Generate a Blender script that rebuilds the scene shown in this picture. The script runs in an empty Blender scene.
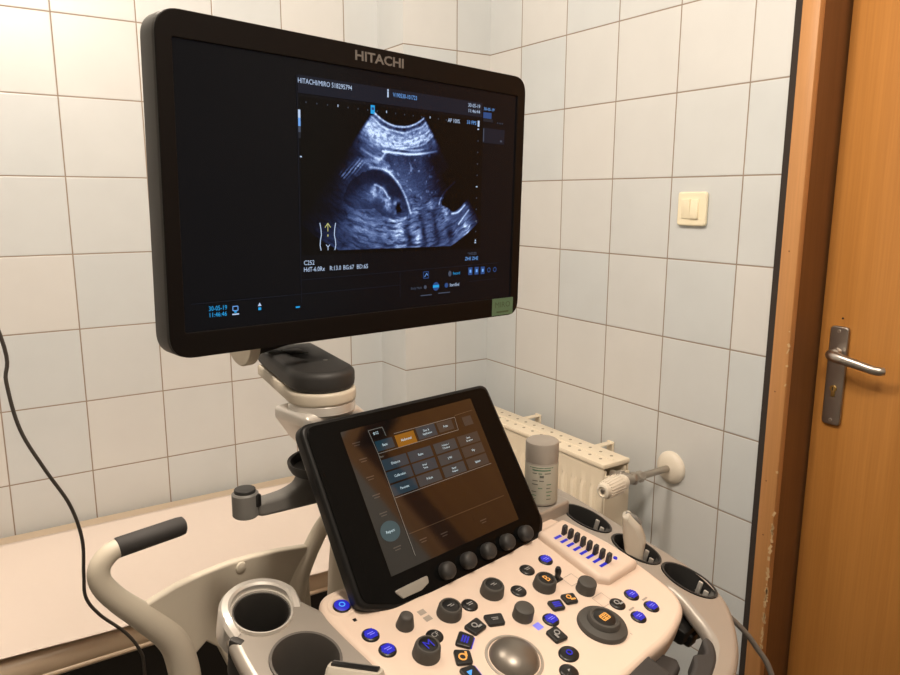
import bpy, bmesh, math, random
import numpy as np
from mathutils import Vector, Matrix
random.seed(4)
PI = math.pi
R = math.radians
scene = bpy.context.scene
COL = scene.collection

# ------------------------------------------------------------------ materials
def mat(name, color, rough=0.5, metal=0.0, emit=None, strength=1.0, coat=0.0, spec=0.5, bump=None):
    m = bpy.data.materials.new(name)
    m.use_nodes = True
    nt = m.node_tree
    b = nt.nodes['Principled BSDF']
    b.inputs['Base Color'].default_value = (*color, 1)
    b.inputs['Roughness'].default_value = rough
    b.inputs['Metallic'].default_value = metal
    b.inputs['Coat Weight'].default_value = coat
    b.inputs['Specular IOR Level'].default_value = spec
    if emit:
        b.inputs['Emission Color'].default_value = (*emit, 1)
        b.inputs['Emission Strength'].default_value = strength
    if bump:
        tc = nt.nodes.new('ShaderNodeTexCoord')
        n = nt.nodes.new('ShaderNodeTexNoise'); n.inputs['Scale'].default_value = bump[0]; n.inputs['Detail'].default_value = 3
        bp = nt.nodes.new('ShaderNodeBump'); bp.inputs['Strength'].default_value = bump[1]; bp.inputs['Distance'].default_value = bump[2]
        nt.links.new(tc.outputs['Object'], n.inputs['Vector'])
        nt.links.new(n.outputs['Fac'], bp.inputs['Height'])
        nt.links.new(bp.outputs['Normal'], b.inputs['Normal'])
    return m

def srgb(r, g, b):
    f = lambda c: (c/255/12.92) if c/255 <= 0.04045 else ((c/255+0.055)/1.055)**2.4
    return (f(r), f(g), f(b))

def tile_mat(name, axis, off):
    """glazed square tiles: axis = the world axis that runs along the wall"""
    m = bpy.data.materials.new(name); m.use_nodes = True
    nt = m.node_tree; N = nt.nodes; L = nt.links
    b = N['Principled BSDF']
    tc = N.new('ShaderNodeTexCoord')
    sep = N.new('ShaderNodeSeparateXYZ'); L.new(tc.outputs['Object'], sep.inputs[0])
    cmb = N.new('ShaderNodeCombineXYZ')
    def add(out, v, slot):
        a = N.new('ShaderNodeMath'); a.operation = 'ADD'; a.inputs[1].default_value = v
        L.new(out, a.inputs[0]); L.new(a.outputs[0], cmb.inputs[slot])
    add(sep.outputs[axis], off + 20.0, 0)
    add(sep.outputs['Z'], -1.4711 + 20.0, 1)
    def brick(mort, smooth):
        br = N.new('ShaderNodeTexBrick')
        br.offset = 0; br.squash = 1
        br.inputs['Scale'].default_value = 1
        br.inputs['Brick Width'].default_value = 0.2
        br.inputs['Row Height'].default_value = 0.2
        br.inputs['Mortar Size'].default_value = mort
        br.inputs['Mortar Smooth'].default_value = smooth
        L.new(cmb.outputs[0], br.inputs['Vector'])
        return br
    br = brick(0.0021, 0.5)
    br.inputs['Bias'].default_value = -0.1
    br.inputs['Color1'].default_value = (0.672, 0.672, 0.66, 1)
    br.inputs['Color2'].default_value = (0.60, 0.645, 0.668, 1)
    br.inputs['Mortar'].default_value = (0.30, 0.235, 0.18, 1)
    # faint cloudy shading inside the glaze
    no = N.new('ShaderNodeTexNoise'); no.inputs['Scale'].default_value = 9; no.inputs['Detail'].default_value = 4
    L.new(tc.outputs['Object'], no.inputs['Vector'])
    mx = N.new('ShaderNodeMixRGB'); mx.blend_type = 'MULTIPLY'; mx.inputs[0].default_value = 0.10
    L.new(br.outputs['Color'], mx.inputs[1]); L.new(no.outputs['Fac'], mx.inputs[2])
    L.new(mx.outputs[0], b.inputs['Base Color'])
    rr = N.new('ShaderNodeMapRange'); rr.inputs[3].default_value = 0.30; rr.inputs[4].default_value = 0.8
    L.new(br.outputs['Fac'], rr.inputs[0]); L.new(rr.outputs[0], b.inputs['Roughness'])
    b2 = brick(0.004, 1.0)
    inv = N.new('ShaderNodeMath'); inv.operation = 'SUBTRACT'; inv.inputs[0].default_value = 1
    L.new(b2.outputs['Fac'], inv.inputs[1])
    n2 = N.new('ShaderNodeTexNoise'); n2.inputs['Scale'].default_value = 6; n2.inputs['Detail'].default_value = 1
    L.new(tc.outputs['Object'], n2.inputs['Vector'])
    ad = N.new('ShaderNodeMath'); ad.operation = 'MULTIPLY_ADD'; ad.inputs[1].default_value = 0.7
    L.new(n2.outputs['Fac'], ad.inputs[0]); L.new(inv.outputs[0], ad.inputs[2])
    bp = N.new('ShaderNodeBump'); bp.inputs['Strength'].default_value = 0.5; bp.inputs['Distance'].default_value = 0.0015
    L.new(ad.outputs[0], bp.inputs['Height']); L.new(bp.outputs['Normal'], b.inputs['Normal'])
    return m

def wood_mat(name, c1, c2, chips=False):
    m = bpy.data.materials.new(name); m.use_nodes = True
    nt = m.node_tree; N = nt.nodes; L = nt.links
    b = N['Principled BSDF']; b.inputs['Roughness'].default_value = 0.42
    b.inputs['Specular IOR Level'].default_value = 0.35
    tc = N.new('ShaderNodeTexCoord')
    mp = N.new('ShaderNodeMapping'); mp.inputs['Scale'].default_value = (30, 30, 0.7)
    L.new(tc.outputs['Object'], mp.inputs[0])
    no = N.new('ShaderNodeTexNoise'); no.inputs['Scale'].default_value = 1.0; no.inputs['Detail'].default_value = 6; no.inputs['Roughness'].default_value = 0.65
    L.new(mp.outputs[0], no.inputs['Vector'])
    cr = N.new('ShaderNodeValToRGB')
    cr.color_ramp.elements[0].position = 0.3; cr.color_ramp.elements[0].color = (*c1, 1)
    cr.color_ramp.elements[1].position = 0.7; cr.color_ramp.elements[1].color = (*c2, 1)
    L.new(no.outputs['Fac'], cr.inputs[0])
    mp2 = N.new('ShaderNodeMapping'); mp2.inputs['Scale'].default_value = (220, 220, 5)
    L.new(tc.outputs['Object'], mp2.inputs[0])
    n2 = N.new('ShaderNodeTexNoise'); n2.inputs['Scale'].default_value = 1.0; n2.inputs['Detail'].default_value = 2
    L.new(mp2.outputs[0], n2.inputs['Vector'])
    mx = N.new('ShaderNodeMixRGB'); mx.blend_type = 'MULTIPLY'; mx.inputs[0].default_value = 0.22
    L.new(cr.outputs[0], mx.inputs[1]); L.new(n2.outputs['Fac'], mx.inputs[2])
    L.new(mx.outputs[0], b.inputs['Base Color'])
    return m

M = {}
M['tile_right'] = tile_mat('tile_right', 'Y', 0.1596)
M['tile_back'] = tile_mat('tile_back', 'X', 0.4388)
M['tile_column'] = tile_mat('tile_column', 'X', 0.1295)
M['tile_return'] = tile_mat('tile_return', 'Y', 0.0300)
M['plaster'] = mat('plaster', (0.42, 0.40, 0.37), 0.8, bump=(40, 0.1, 0.002))
M['floor'] = mat('floor_vinyl', (0.07, 0.065, 0.06), 0.5, bump=(60, 0.1, 0.001))
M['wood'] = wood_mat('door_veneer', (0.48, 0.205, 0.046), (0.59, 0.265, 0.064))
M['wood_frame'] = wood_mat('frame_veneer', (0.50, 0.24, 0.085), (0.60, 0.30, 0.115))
M['wood_dark'] = wood_mat('jamb_veneer_shaded', (0.17, 0.07, 0.022), (0.23, 0.10, 0.034))  # darker than the frame: shade on the unlit reveals put into the colour
M['gap'] = mat('dark_sealant', (0.03, 0.022, 0.018), 0.9)
M['chip'] = mat('bare_wood', (0.55, 0.38, 0.2), 0.8)
M['steel'] = mat('satin_aluminium', (0.55, 0.52, 0.48), 0.32, 1.0)
M['steel_dark'] = mat('worn_aluminium', (0.36, 0.33, 0.30), 0.38, 1.0)
M['brass'] = mat('brass', (0.55, 0.38, 0.13), 0.3, 1.0)
M['black'] = mat('black_gloss', (0.005, 0.005, 0.005), 0.42, spec=0.3)
M['bezel'] = mat('monitor_black', (0.0065, 0.005, 0.0045), 0.40, spec=0.12)
M['bezel_side'] = mat('monitor_side_grey', (0.045, 0.043, 0.04), 0.5)
M['gloss'] = mat('glass_black', (0.003, 0.003, 0.003), 0.22, spec=0.10)
M['cream'] = mat('console_cream', (0.72, 0.58, 0.48), 0.42, bump=(900, 0.06, 0.0003))
M['cream_dark'] = mat('console_print', (0.36, 0.31, 0.265), 0.5)
M['ivory'] = mat('ivory_plastic', (0.60, 0.54, 0.44), 0.45)
M['silver'] = mat('silver_paint', (0.38, 0.345, 0.305), 0.36, 0.35)
M['silver_bright'] = mat('silver_bright', (0.66, 0.63, 0.585), 0.33, 0.45)
M['grip'] = mat('rubber_charcoal', (0.034, 0.031, 0.030), 0.65, bump=(500, 0.15, 0.0004))
M['darkgrey'] = mat('dark_grey_plastic', (0.028, 0.027, 0.026), 0.55)
M['knobgrey'] = mat('knob_grey', (0.058, 0.054, 0.048), 0.6, bump=(700, 0.1, 0.0003))
M['midgrey'] = mat('mid_grey_plastic', (0.17, 0.165, 0.155), 0.5)
M['cup'] = mat('cup_interior', (0.035, 0.032, 0.029), 0.6)
M['cup2'] = mat('cup_interior_grey', (0.11, 0.10, 0.09), 0.5)
M['cup_right'] = mat('cup_right', (0.075, 0.07, 0.064), 0.5)
M['ball'] = mat('trackball_grey', (0.20, 0.18, 0.155), 0.36, 0.6)
M['ball_ring'] = mat('trackball_ring', (0.42, 0.38, 0.33), 0.35, 0.3)
M['latch'] = mat('latch_grey', (0.34, 0.33, 0.30), 0.4, 0.3)
M['key'] = mat('key_black', (0.008, 0.008, 0.008), 0.35)
M['blue'] = mat('lit_blue', (0.01, 0.01, 0.05), 0.4, emit=(0.022, 0.026, 1.0), strength=0.52)
M['blue_soft'] = mat('lit_blue_soft', (0.2, 0.2, 0.5), 0.4, emit=(0.10, 0.12, 1.0), strength=0.55)
M['cyan'] = mat('lit_cyan', (0.02, 0.04, 0.1), 0.4, emit=(0.08, 0.42, 1.0), strength=1.0)
M['orange'] = mat('lit_orange', (0.2, 0.1, 0.02), 0.4, emit=(1.0, 0.42, 0.09), strength=0.9)
M['glyph'] = mat('glyph_grey', (0.32, 0.32, 0.32), 0.5)
M['vinyl'] = mat('vinyl_beige', (0.62, 0.49, 0.355), 0.33)
M['paper'] = mat('paper_white', (0.85, 0.735, 0.655), 0.75, bump=(14, 0.25, 0.01))
M['bedframe'] = mat('bed_frame_black', (0.012, 0.011, 0.01), 0.6)
M['cord'] = mat('cord_dark', (0.05, 0.043, 0.037), 0.45)
M['cord_grey'] = mat('cord_grey', (0.17, 0.15, 0.13), 0.5)
M['radiator'] = mat('radiator_enamel', (0.84, 0.74, 0.58), 0.35)
M['rad_dark'] = mat('radiator_slot', (0.35, 0.29, 0.2), 0.6)
M['valve_white'] = mat('valve_white', (0.78, 0.71, 0.60), 0.4)
M['pipe'] = mat('pipe_nickel', (0.42, 0.38, 0.33), 0.35, 0.8)
M['switch'] = mat('switch_ivory', (0.86, 0.78, 0.58), 0.35)
M['bottle'] = mat('bottle_grey', (0.36, 0.325, 0.285), 0.5)
M['label'] = mat('bottle_label', (0.44, 0.42, 0.35), 0.6)
M['label_ink'] = mat('label_ink', (0.14, 0.145, 0.125), 0.6)
M['label_green'] = mat('label_green', (0.10, 0.21, 0.13), 0.6)
M['probe'] = mat('probe_grey', (0.50, 0.455, 0.385), 0.42)
M['sticker'] = mat('sticker_green', (0.10, 0.19, 0.115), 0.4)
M['sticker_ink'] = mat('sticker_ink', (0.05, 0.09, 0.045), 0.5)
M['logo'] = mat('logo_silver', (0.16, 0.15, 0.14), 0.4, 0.2)
# what the screens give off
def lit(name, c, s=1.0): M[name] = mat(name, (0.003, 0.003, 0.003), 0.2, emit=c, strength=s)
lit('px_blue', srgb(110, 165, 235)); lit('px_white', srgb(185, 205, 235)); lit('px_dim', srgb(70, 78, 95))
lit('px_cyan', srgb(40, 160, 225)); lit('px_faint', srgb(33, 35, 42)); lit('px_bar', srgb(24, 27, 38)); lit('px_navy', srgb(45, 75, 130))
lit('px_yellow', srgb(190, 190, 120))
lit('t_white', srgb(200, 222, 228)); lit('t_line', srgb(120, 118, 110)); lit('t_line_dim', srgb(80, 66, 50))
lit('t_btn', srgb(17, 50, 62)); lit('t_btn2', srgb(34, 52, 58)); lit('t_btn3', srgb(40, 44, 44)); lit('t_orange', srgb(150, 98, 24), 0.75); lit('t_grey', srgb(62, 60, 56)); lit('t_oval', srgb(40, 66, 72)); lit('t_dimtext', srgb(70, 62, 54))
lit('screen_off', srgb(17, 18, 24), 0.45)
M['screen_off'].node_tree.nodes['Principled BSDF'].inputs['Specular IOR Level'].default_value = 0.12
M['touch_glass'] = mat('touch_glass', (0.003, 0.003, 0.003), 0.05, spec=0.9, emit=srgb(20, 20, 20), strength=0.3)
for k_ in [k_ for k_ in M if k_.startswith('px_')]:
    M[k_].node_tree.nodes['Principled BSDF'].inputs['Specular IOR Level'].default_value = 0.1
for k_ in [k_ for k_ in M if k_.startswith('t_')]:
    M[k_].node_tree.nodes['Principled BSDF'].inputs['Roughness'].default_value = 0.05
    M[k_].node_tree.nodes['Principled BSDF'].inputs['Specular IOR Level'].default_value = 0.9

# ------------------------------------------------------------------ mesh builder
def catmull(pts, n=8, closed=False):
    P = [Vector(p) for p in pts]; out = []
    m = len(P)
    rng = range(m) if closed else range(m-1)
    for i in rng:
        if closed: a, b, c, d = P[(i-1) % m], P[i], P[(i+1) % m], P[(i+2) % m]
        else: a, b, c, d = P[max(i-1, 0)], P[i], P[i+1], P[min(i+2, m-1)]
        for k in range(n):
            t = k/n
            out.append(0.5*((2*b)+(c-a)*t+(2*a-5*b+4*c-d)*t*t+(3*b-a-3*c+d)*t**3))
    if not closed: out.append(P[-1])
    return out

def round_poly(pts, r, n=6):
    """polygon with rounded corners; r may be a list"""
    P = [Vector((p[0], p[1])) for p in pts]; out = []; m = len(P)
    for i in range(m):
        ri = r[i] if isinstance(r, (list, tuple)) else r
        a, b, c = P[i-1], P[i], P[(i+1) % m]
        d1 = (a-b).normalized(); d2 = (c-b).normalized()
        ang = d1.angle(d2)
        if ri <= 0 or ang > 3.05: out.append(b); continue
        t = min(ri/math.tan(ang/2), (a-b).length*.48, (c-b).length*.48)
        p0, p1 = b+d1*t, b+d2*t
        for k in range(n+1):
            s = k/n
            out.append(p0*(1-s)**2+b*2*s*(1-s)+p1*s*s)
    return out

def ellipse(cx, cy, rx, ry, n=40, a0=0, a1=2*PI, rot=0):
    full = abs(a1-a0-2*PI) < 1e-6
    o = []
    for i in range(n if full else n+1):
        t = a0+(a1-a0)*i/n
        x, y = rx*math.cos(t), ry*math.sin(t)
        o.append(Vector((cx+x*math.cos(rot)-y*math.sin(rot), cy+x*math.sin(rot)+y*math.cos(rot))))
    return o

class MB:
    def __init__(s): s.bm = bmesh.new(); s.mats = []
    def mi(s, m):
        if m not in s.mats: s.mats.append(m)
        return s.mats.index(m)
    def _merge(s, bm2, m, mtx=None, smooth=True):
        idx = s.mi(m)
        for f in bm2.faces: f.material_index = idx; f.smooth = smooth
        if mtx is not None: bm2.transform(mtx)
        me = bpy.data.meshes.new('tmp'); bm2.to_mesh(me); bm2.free()
        s.bm.from_mesh(me); bpy.data.meshes.remove(me)
        return s
    def box(s, c, size, m, bevel=0.0, seg=2, mtx=None, rot=None):
        b = bmesh.new(); bmesh.ops.create_cube(b, size=1)
        bmesh.ops.scale(b, vec=Vector(size), verts=b.verts)
        if bevel > 0:
            bmesh.ops.bevel(b, geom=list(b.edges), offset=min(bevel, min(size)*.49), segments=seg, affect='EDGES', profile=.5)
        X = Matrix.Translation(Vector(c))
        if rot is not None: X = X @ rot
        if mtx is not None: X = mtx @ X
        return s._merge(b, m, X)
    def lathe(s, prof, m, mtx=None, seg=32, sx=1.0, sy=1.0):
        b = bmesh.new(); rings = []
        for r, z in prof:
            if r < 1e-6: rings.append([b.verts.new((0, 0, z))])
            else: rings.append([b.verts.new((r*sx*math.cos(2*PI*i/seg), r*sy*math.sin(2*PI*i/seg), z)) for i in range(seg)])
        for A, B in zip(rings, rings[1:]):
            if len(A) == 1 and len(B) == 1: continue
            for i in range(seg):
                j = (i+1) % seg
                if len(A) == 1: b.faces.new((A[0], B[i], B[j]))
                elif len(B) == 1: b.faces.new((A[i], A[j], B[0]))
                else: b.faces.new((A[i], A[j], B[j], B[i]))
        bmesh.ops.recalc_face_normals(b, faces=b.faces)
        return s._merge(b, m, mtx)
    def cyl(s, p0, p1, r0, m, r1=None, seg=24, mtx=None):
        p0, p1 = Vector(p0), Vector(p1); r1 = r0 if r1 is None else r1
        L = (p1-p0).length
        X = Matrix.Translation(p0) @ (p1-p0).to_track_quat('Z', 'Y').to_matrix().to_4x4()
        e = min(r0, r1, L)*0.12
        if mtx is not None: X = mtx @ X
        return s.lathe([(0, 0), (r0-e, 0), (r0, e), (r1, L-e), (r1-e, L), (0, L)], m, X, seg)
    def tube(s, pts, rad, m, seg=14, n=8, smooth=True, mtx=None, flat=(1, 1), cap=True):
        raw = [Vector(p) for p in pts]
        P = catmull(raw, n) if smooth else raw
        if isinstance(rad, (list, tuple)):
            rr = []
            for i in range(len(P)):
                t = i/(len(P)-1)*(len(rad)-1); k = min(int(t), len(rad)-2); rr.append(rad[k]+(rad[k+1]-rad[k])*(t-k))
        else: rr = [rad]*len(P)
        b = bmesh.new(); rings = []
        up = None
        for i, p in enumerate(P):
            t = (P[min(i+1, len(P)-1)]-P[max(i-1, 0)]).normalized()
            if up is None:
                up = Vector((0, 0, 1)) if abs(t.z) < .9 else Vector((0, 1, 0))
            x = t.cross(up).normalized(); y = x.cross(t).normalized(); up = y
            rings.append([b.verts.new(p+(x*math.cos(2*PI*k/seg)*flat[0]+y*math.sin(2*PI*k/seg)*flat[1])*rr[i]) for k in range(seg)])
        for A, B in zip(rings, rings[1:]):
            for k in range(seg): b.faces.new((A[k], A[(k+1) % seg], B[(k+1) % seg], B[k]))
        if cap:
            b.faces.new(rings[0]); b.faces.new(list(reversed(rings[-1])))
        bmesh.ops.recalc_face_normals(b, faces=b.faces)
        return s._merge(b, m, mtx)
    def shape(s, loops, thick, m, bevel=0.0, mtx=None, z=0.0, res=3, hole=1.0):
        """filled outline (first loop outer, others holes), top face at z, thickness downward, rounded edges"""
        b = bmesh.new(); LP = []
        for k, lp in enumerate(loops):
            P = []
            for p in lp:
                q = Vector((p[0], p[1]))
                if not P or (q-P[-1]).length > 1e-5: P.append(q)
            if (P[0]-P[-1]).length < 1e-5: P.pop()
            ar = sum(P[i-1].x*P[i].y-P[i].x*P[i-1].y for i in range(len(P)))
            if (ar > 0) != (k == 0): P.reverse()
            m_ = len(P); N_ = []
            for i in range(m_):
                d1 = (P[i]-P[i-1]).normalized(); d2 = (P[(i+1) % m_]-P[i]).normalized()
                n1 = Vector((-d1.y, d1.x)); n2 = Vector((-d2.y, d2.x)); nn = n1+n2
                if nn.length < 1e-4: nn = n1
                nn.normalize(); N_.append(nn/max(nn.dot(n1), 0.5))
            LP.append((P, [q*(1.0 if k < 2 else hole) for q in N_]))
        steps = [(0.0, 0.0)] if bevel <= 0 else [(bevel*(1-math.cos(PI/2*i/(res+1))), bevel*(1-math.sin(PI/2*i/(res+1)))) for i in range(res+2)]
        prof = [(d, -thick+h) for d, h in reversed(steps)]+[(d, -h) for d, h in steps]
        caps = {0: [], 1: []}
        for P, N_ in LP:
            rings = [[b.verts.new((*(p+nn*d), zz)) for p, nn in zip(P, N_)] for d, zz in prof]
            m_ = len(P)
            for A, B in zip(rings, rings[1:]):
                for i in range(m_): b.faces.new((A[i], A[(i+1) % m_], B[(i+1) % m_], B[i]))
            for c, (d, zz) in ((0, prof[0]), (1, prof[-1])):
                vs = [b.verts.new((*(p+nn*d), zz)) for p, nn in zip(P, N_)]
                caps[c] += [b.edges.new((vs[i-1], vs[i])) for i in range(m_)]
        for c in (0, 1):
            r = bmesh.ops.triangle_fill(b, use_beauty=True, use_dissolve=False, edges=caps[c], normal=(0, 0, 1 if c else -1))
            for f in r['geom']:
                if isinstance(f, bmesh.types.BMFace):
                    f.normal_update()
                    if (f.normal.z > 0) != bool(c): f.normal_flip()
        X = Matrix.Translation((0, 0, z))
        if mtx is not None: X = mtx @ X
        return s._merge(b, m, X)
    def text(s, txt, pos, h, m, mtx=None, width=None, z=0.0, align='LEFT', rot=0.0, ext=0.0, bold=0.0):
        cu = bpy.data.curves.new('tmpt', 'FONT'); cu.body = txt; cu.size = 1; cu.resolution_u = 2; cu.fill_mode = 'FRONT' if ext == 0 else 'BOTH'
        cu.extrude = 0.0; cu.offset = bold
        o = bpy.data.objects.new('tmpo', cu); COL.objects.link(o)
        bpy.context.view_layer.update()
        me = bpy.data.meshes.new_from_object(o.evaluated_get(bpy.context.evaluated_depsgraph_get()))
        bpy.data.objects.remove(o); bpy.data.curves.remove(cu)
        b = bmesh.new(); b.from_mesh(me); bpy.data.meshes.remove(me)
        if not b.verts: b.free(); return s
        xs = [v.co.x for v in b.verts]; ys = [v.co.y for v in b.verts]
        w = max(xs)-min(xs); hh = 0.72
        sy = h/hh; sx = (width/w) if width else sy*0.9
        ox = min(xs)
        if align == 'CENTER': ox = (min(xs)+max(xs))/2
        yo = 0.0 if align == 'LEFT' else 0.36
        for v in b.verts: v.co = Vector(((v.co.x-ox)*sx, (v.co.y-yo)*sy, 0))
        if ext > 0:
            r = bmesh.ops.extrude_face_region(b, geom=list(b.faces))
            for v in [g for g in r['geom'] if isinstance(g, bmesh.types.BMVert)]: v.co.z += ext
        X = Matrix.Translation((pos[0], pos[1], z)) @ Matrix.Rotation(rot, 4, 'Z')
        if mtx is not None: X = mtx @ X
        return s._merge(b, m, X, smooth=False)
    def poly(s, pts, m, mtx=None, z=0.0):
        b = bmesh.new(); b.faces.new([b.verts.new((p[0], p[1], z)) for p in pts])
        bmesh.ops.recalc_face_normals(b, faces=b.faces)
        for f in b.faces:
            if f.normal.z < 0: f.normal_flip()
        return s._merge(b, m, mtx, smooth=False)
    def rect(s, x0, y0, x1, y1, m, mtx=None, z=0.0):
        return s.poly([(x0, y0), (x1, y0), (x1, y1), (x0, y1)], m, mtx, z)
    def line(s, a, b, w, m, mtx=None, z=0.0):
        a, b = Vector(a), Vector(b); d = (b-a).normalized(); n = Vector((-d.y, d.x))*w/2
        return s.poly([a-n, b-n, b+n, a+n], m, mtx, z)
    def build(s, name, parent=None, loc=None, ang=38):
        if loc is not None: s.bm.transform(Matrix.Translation(-Vector(loc)))
        me = bpy.data.meshes.new(name); s.bm.to_mesh(me); s.bm.free()
        for m in s.mats: me.materials.append(m if not isinstance(m, str) else M[m])
        me.set_sharp_from_angle(angle=R(ang))
        o = bpy.data.objects.new(name, me); COL.objects.link(o)
        if loc is not None: o.location = loc
        if parent: o.parent = parent
        return o

def tag(o, label=None, cat=None, group=None, kind=None):
    if label: o['label'] = label
    if cat: o['category'] = cat
    if group: o['group'] = group
    if kind: o['kind'] = kind
    return o
def empty(name, loc, rz=0.0):
    o = bpy.data.objects.new(name, None); COL.objects.link(o); o.location = loc; o.rotation_euler = (0, 0, rz); o.empty_display_size = 0.1
    return o
def struct(mb, name, label=None, cat=None):
    o = mb.build(name); o['kind'] = 'structure'
    if label: o['label'] = label
    if cat: o['category'] = cat
    return o

# ------------------------------------------------------------------ the room
CEIL = 2.60
XL, YF = -3.1, -3.4
mb = MB(); mb.box(((XL+0.6)/2, (YF+0.4)/2, -0.05), (3.9, 4.0, 0.1), 'floor'); struct(mb, 'floor', 'dark floor under the couch and the machine', 'floor')
mb = MB(); mb.box(((XL+0.6)/2, (YF+0.4)/2, CEIL+0.05), (3.9, 4.0, 0.1), 'plaster'); struct(mb, 'ceiling', 'plain white ceiling above the tiled room', 'ceiling')
mb = MB(); mb.box(((XL-0.3233)/2, 0.1616+0.05, CEIL/2), (-0.3233-XL+0.02, 0.1, CEIL), 'tile_back'); struct(mb, 'wall_back', 'back wall of square white tiles behind the couch', 'wall')
# boxed-in corner pier: a tiled face and a tiled return
mb = MB()
mb.box((-0.3233/2+0.005, 0.09, CEIL/2), (0.3233+0.01, 0.18, CEIL), 'tile_column')
o = struct(mb, 'wall_corner_pier', 'narrow tiled pier boxed into the room corner', 'wall')
o.data.materials.append(M['tile_return'])
for p in o.data.polygons:
    if abs(p.normal.x) > .9: p.material_index = 1
mb = MB()
mb.box((0.05, (0.2-1.068)/2, CEIL/2), (0.1, 1.268, CEIL), 'tile_right')
struct(mb, 'wall_right', 'right wall of square pale tiles with the light switch', 'wall')
mb = MB()
mb.box((0.11, (YF-2.22)/2, CEIL/2), (0.22, -YF-2.22, CEIL), 'plaster')
mb.box((0.11, -1.645, (CEIL+2.12)/2), (0.22, 1.15, CEIL-2.12), 'plaster')
struct(mb, 'wall_right_plaster', 'plaster wall past the door', 'wall')
mb = MB(); mb.box((XL-0.05, (YF+0.3)/2, CEIL/2), (0.1, 3.9, CEIL), 'plaster'); struct(mb, 'wall_left', 'plaster wall on the left', 'wall')
mb = MB(); mb.box(((XL+0.3)/2, YF-0.05, CEIL/2), (3.6, 0.1, CEIL), 'plaster'); struct(mb, 'wall_front', 'plaster wall behind the viewer', 'wall')

# dark sealant strip between the tiles and the door frame
mb = MB(); mb.box((0.02, -1.0635, 1.06), (0.05, 0.016, 2.12), 'gap'); struct(mb, 'trim_1', 'dark gap strip between tiles and door frame', 'trim')
# door frame: face boards, reveals and stop
mb = MB()
def frame_side(y0, y1, outer):
    mb.box((-0.003, (y0+y1)/2, 1.06), (0.016, abs(y1-y0), 2.12), 'wood_frame', 0.003)
y_in, y_out = -1.112, -1.0725
mb.box((0.0, (y_in+y_out)/2, 1.06), (0.02, y_out-y_in, 2.12), 'wood_frame', 0.003)
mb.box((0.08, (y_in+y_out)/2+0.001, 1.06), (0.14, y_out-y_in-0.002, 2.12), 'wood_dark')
mb.box((0.0, -2.185, 1.06), (0.02, 0.06, 2.12), 'wood_frame', 0.003)
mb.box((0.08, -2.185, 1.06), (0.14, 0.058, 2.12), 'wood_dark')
mb.box((0.0, -1.635, 2.09), (0.02, 1.06, 0.06), 'wood_frame', 0.003)
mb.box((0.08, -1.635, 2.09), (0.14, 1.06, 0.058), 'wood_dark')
# chipped veneer along the inner edge
for i in range(46):
    z = random.gauss(0.52, 0.13) if i < 34 else random.uniform(0.35, 1.2)
    w = random.uniform(0.002, 0.006); h = random.uniform(0.003, 0.014)
    mb.box((-0.0098, y_in+random.uniform(-0.0005, 0.003), z), (0.0015, w, h), 'chip', rot=Matrix.Rotation(random.uniform(-.5, .5), 4, 'X'))
for (dy, dz) in ((0.022, 0.66), (0.026, 0.79), (0.02, 1.31), (0.024, 1.0)):
    mb.cyl((-0.0095, y_in+dy, dz), (-0.0105, y_in+dy, dz), 0.0018, 'wood_dark', seg=10)
struct(mb, 'trim_2', 'orange wooden door frame with a chipped edge', 'door frame')
# door leaf
mb = MB()
mb.box((0.12, -1.635, 1.04), (0.04, 1.038, 2.05), 'wood', 0.002)
mb.cyl((0.1005, -1.163, 1.165), (0.0985, -1.163, 1.165), 0.0022, 'gap', seg=10)
door = struct(mb, 'door_1', 'orange-brown veneered door with a steel lever handle', 'door')
# handle plate, lever, lock
DX = 0.100
plate = MB()
# local x = along -y (right in the photograph), local y = up, z = into the room
Xd = Matrix(((0, 0, -1, DX), (-1, 0, 0, -1.1625), (0, 1, 0, 1.037), (0, 0, 0, 1)))
plate.shape([round_poly([(-0.0205, -0.111), (0.0205, -0.111), (0.0205, 0.111), (-0.0205, 0.111)], 0.010)], 0.009, 'steel_dark', 0.003, Xd, z=0.009)
for dy in (-0.1, 0.1):
    plate.cyl((0, dy, 0.0085), (0, dy, 0.0102), 0.004, 'steel', seg=14, mtx=Xd)
po = plate.build('handle_plate', door); po['label'] = 'worn steel handle plate with a keyhole'
hb = MB()
hb.cyl((0, 0.052, 0.008), (0, 0.052, 0.020), 0.012, 'steel', 0.010, mtx=Xd)
hb.tube([(0, 0.052, 0.012), (-0.001, 0.052, 0.034), (0.006, 0.052, 0.046), (0.026, 0.050, 0.051), (0.070, 0.043, 0.051), (0.098, 0.038, 0.050), (0.110, 0.037, 0.046), (0.117, 0.038, 0.040)], [0.009, 0.010, 0.0115, 0.0115, 0.010, 0.0095, 0.0095, 0.008], 'steel', mtx=Xd, flat=(0.8, 1.0))
hb.build('door_handle', door)
lk = MB()
lk.cyl((0, -0.028, 0.008), (0, -0.028, 0.012), 0.0075, 'brass', mtx=Xd)
lk.box((0, -0.038, 0.0095), (0.009, 0.018, 0.004), 'brass', 0.002, mtx=Xd)
lk.box((0, -0.028, 0.0125), (0.0018, 0.008, 0.001), 'gap', mtx=Xd)
lk.build('lock_cylinder', door)

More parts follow.
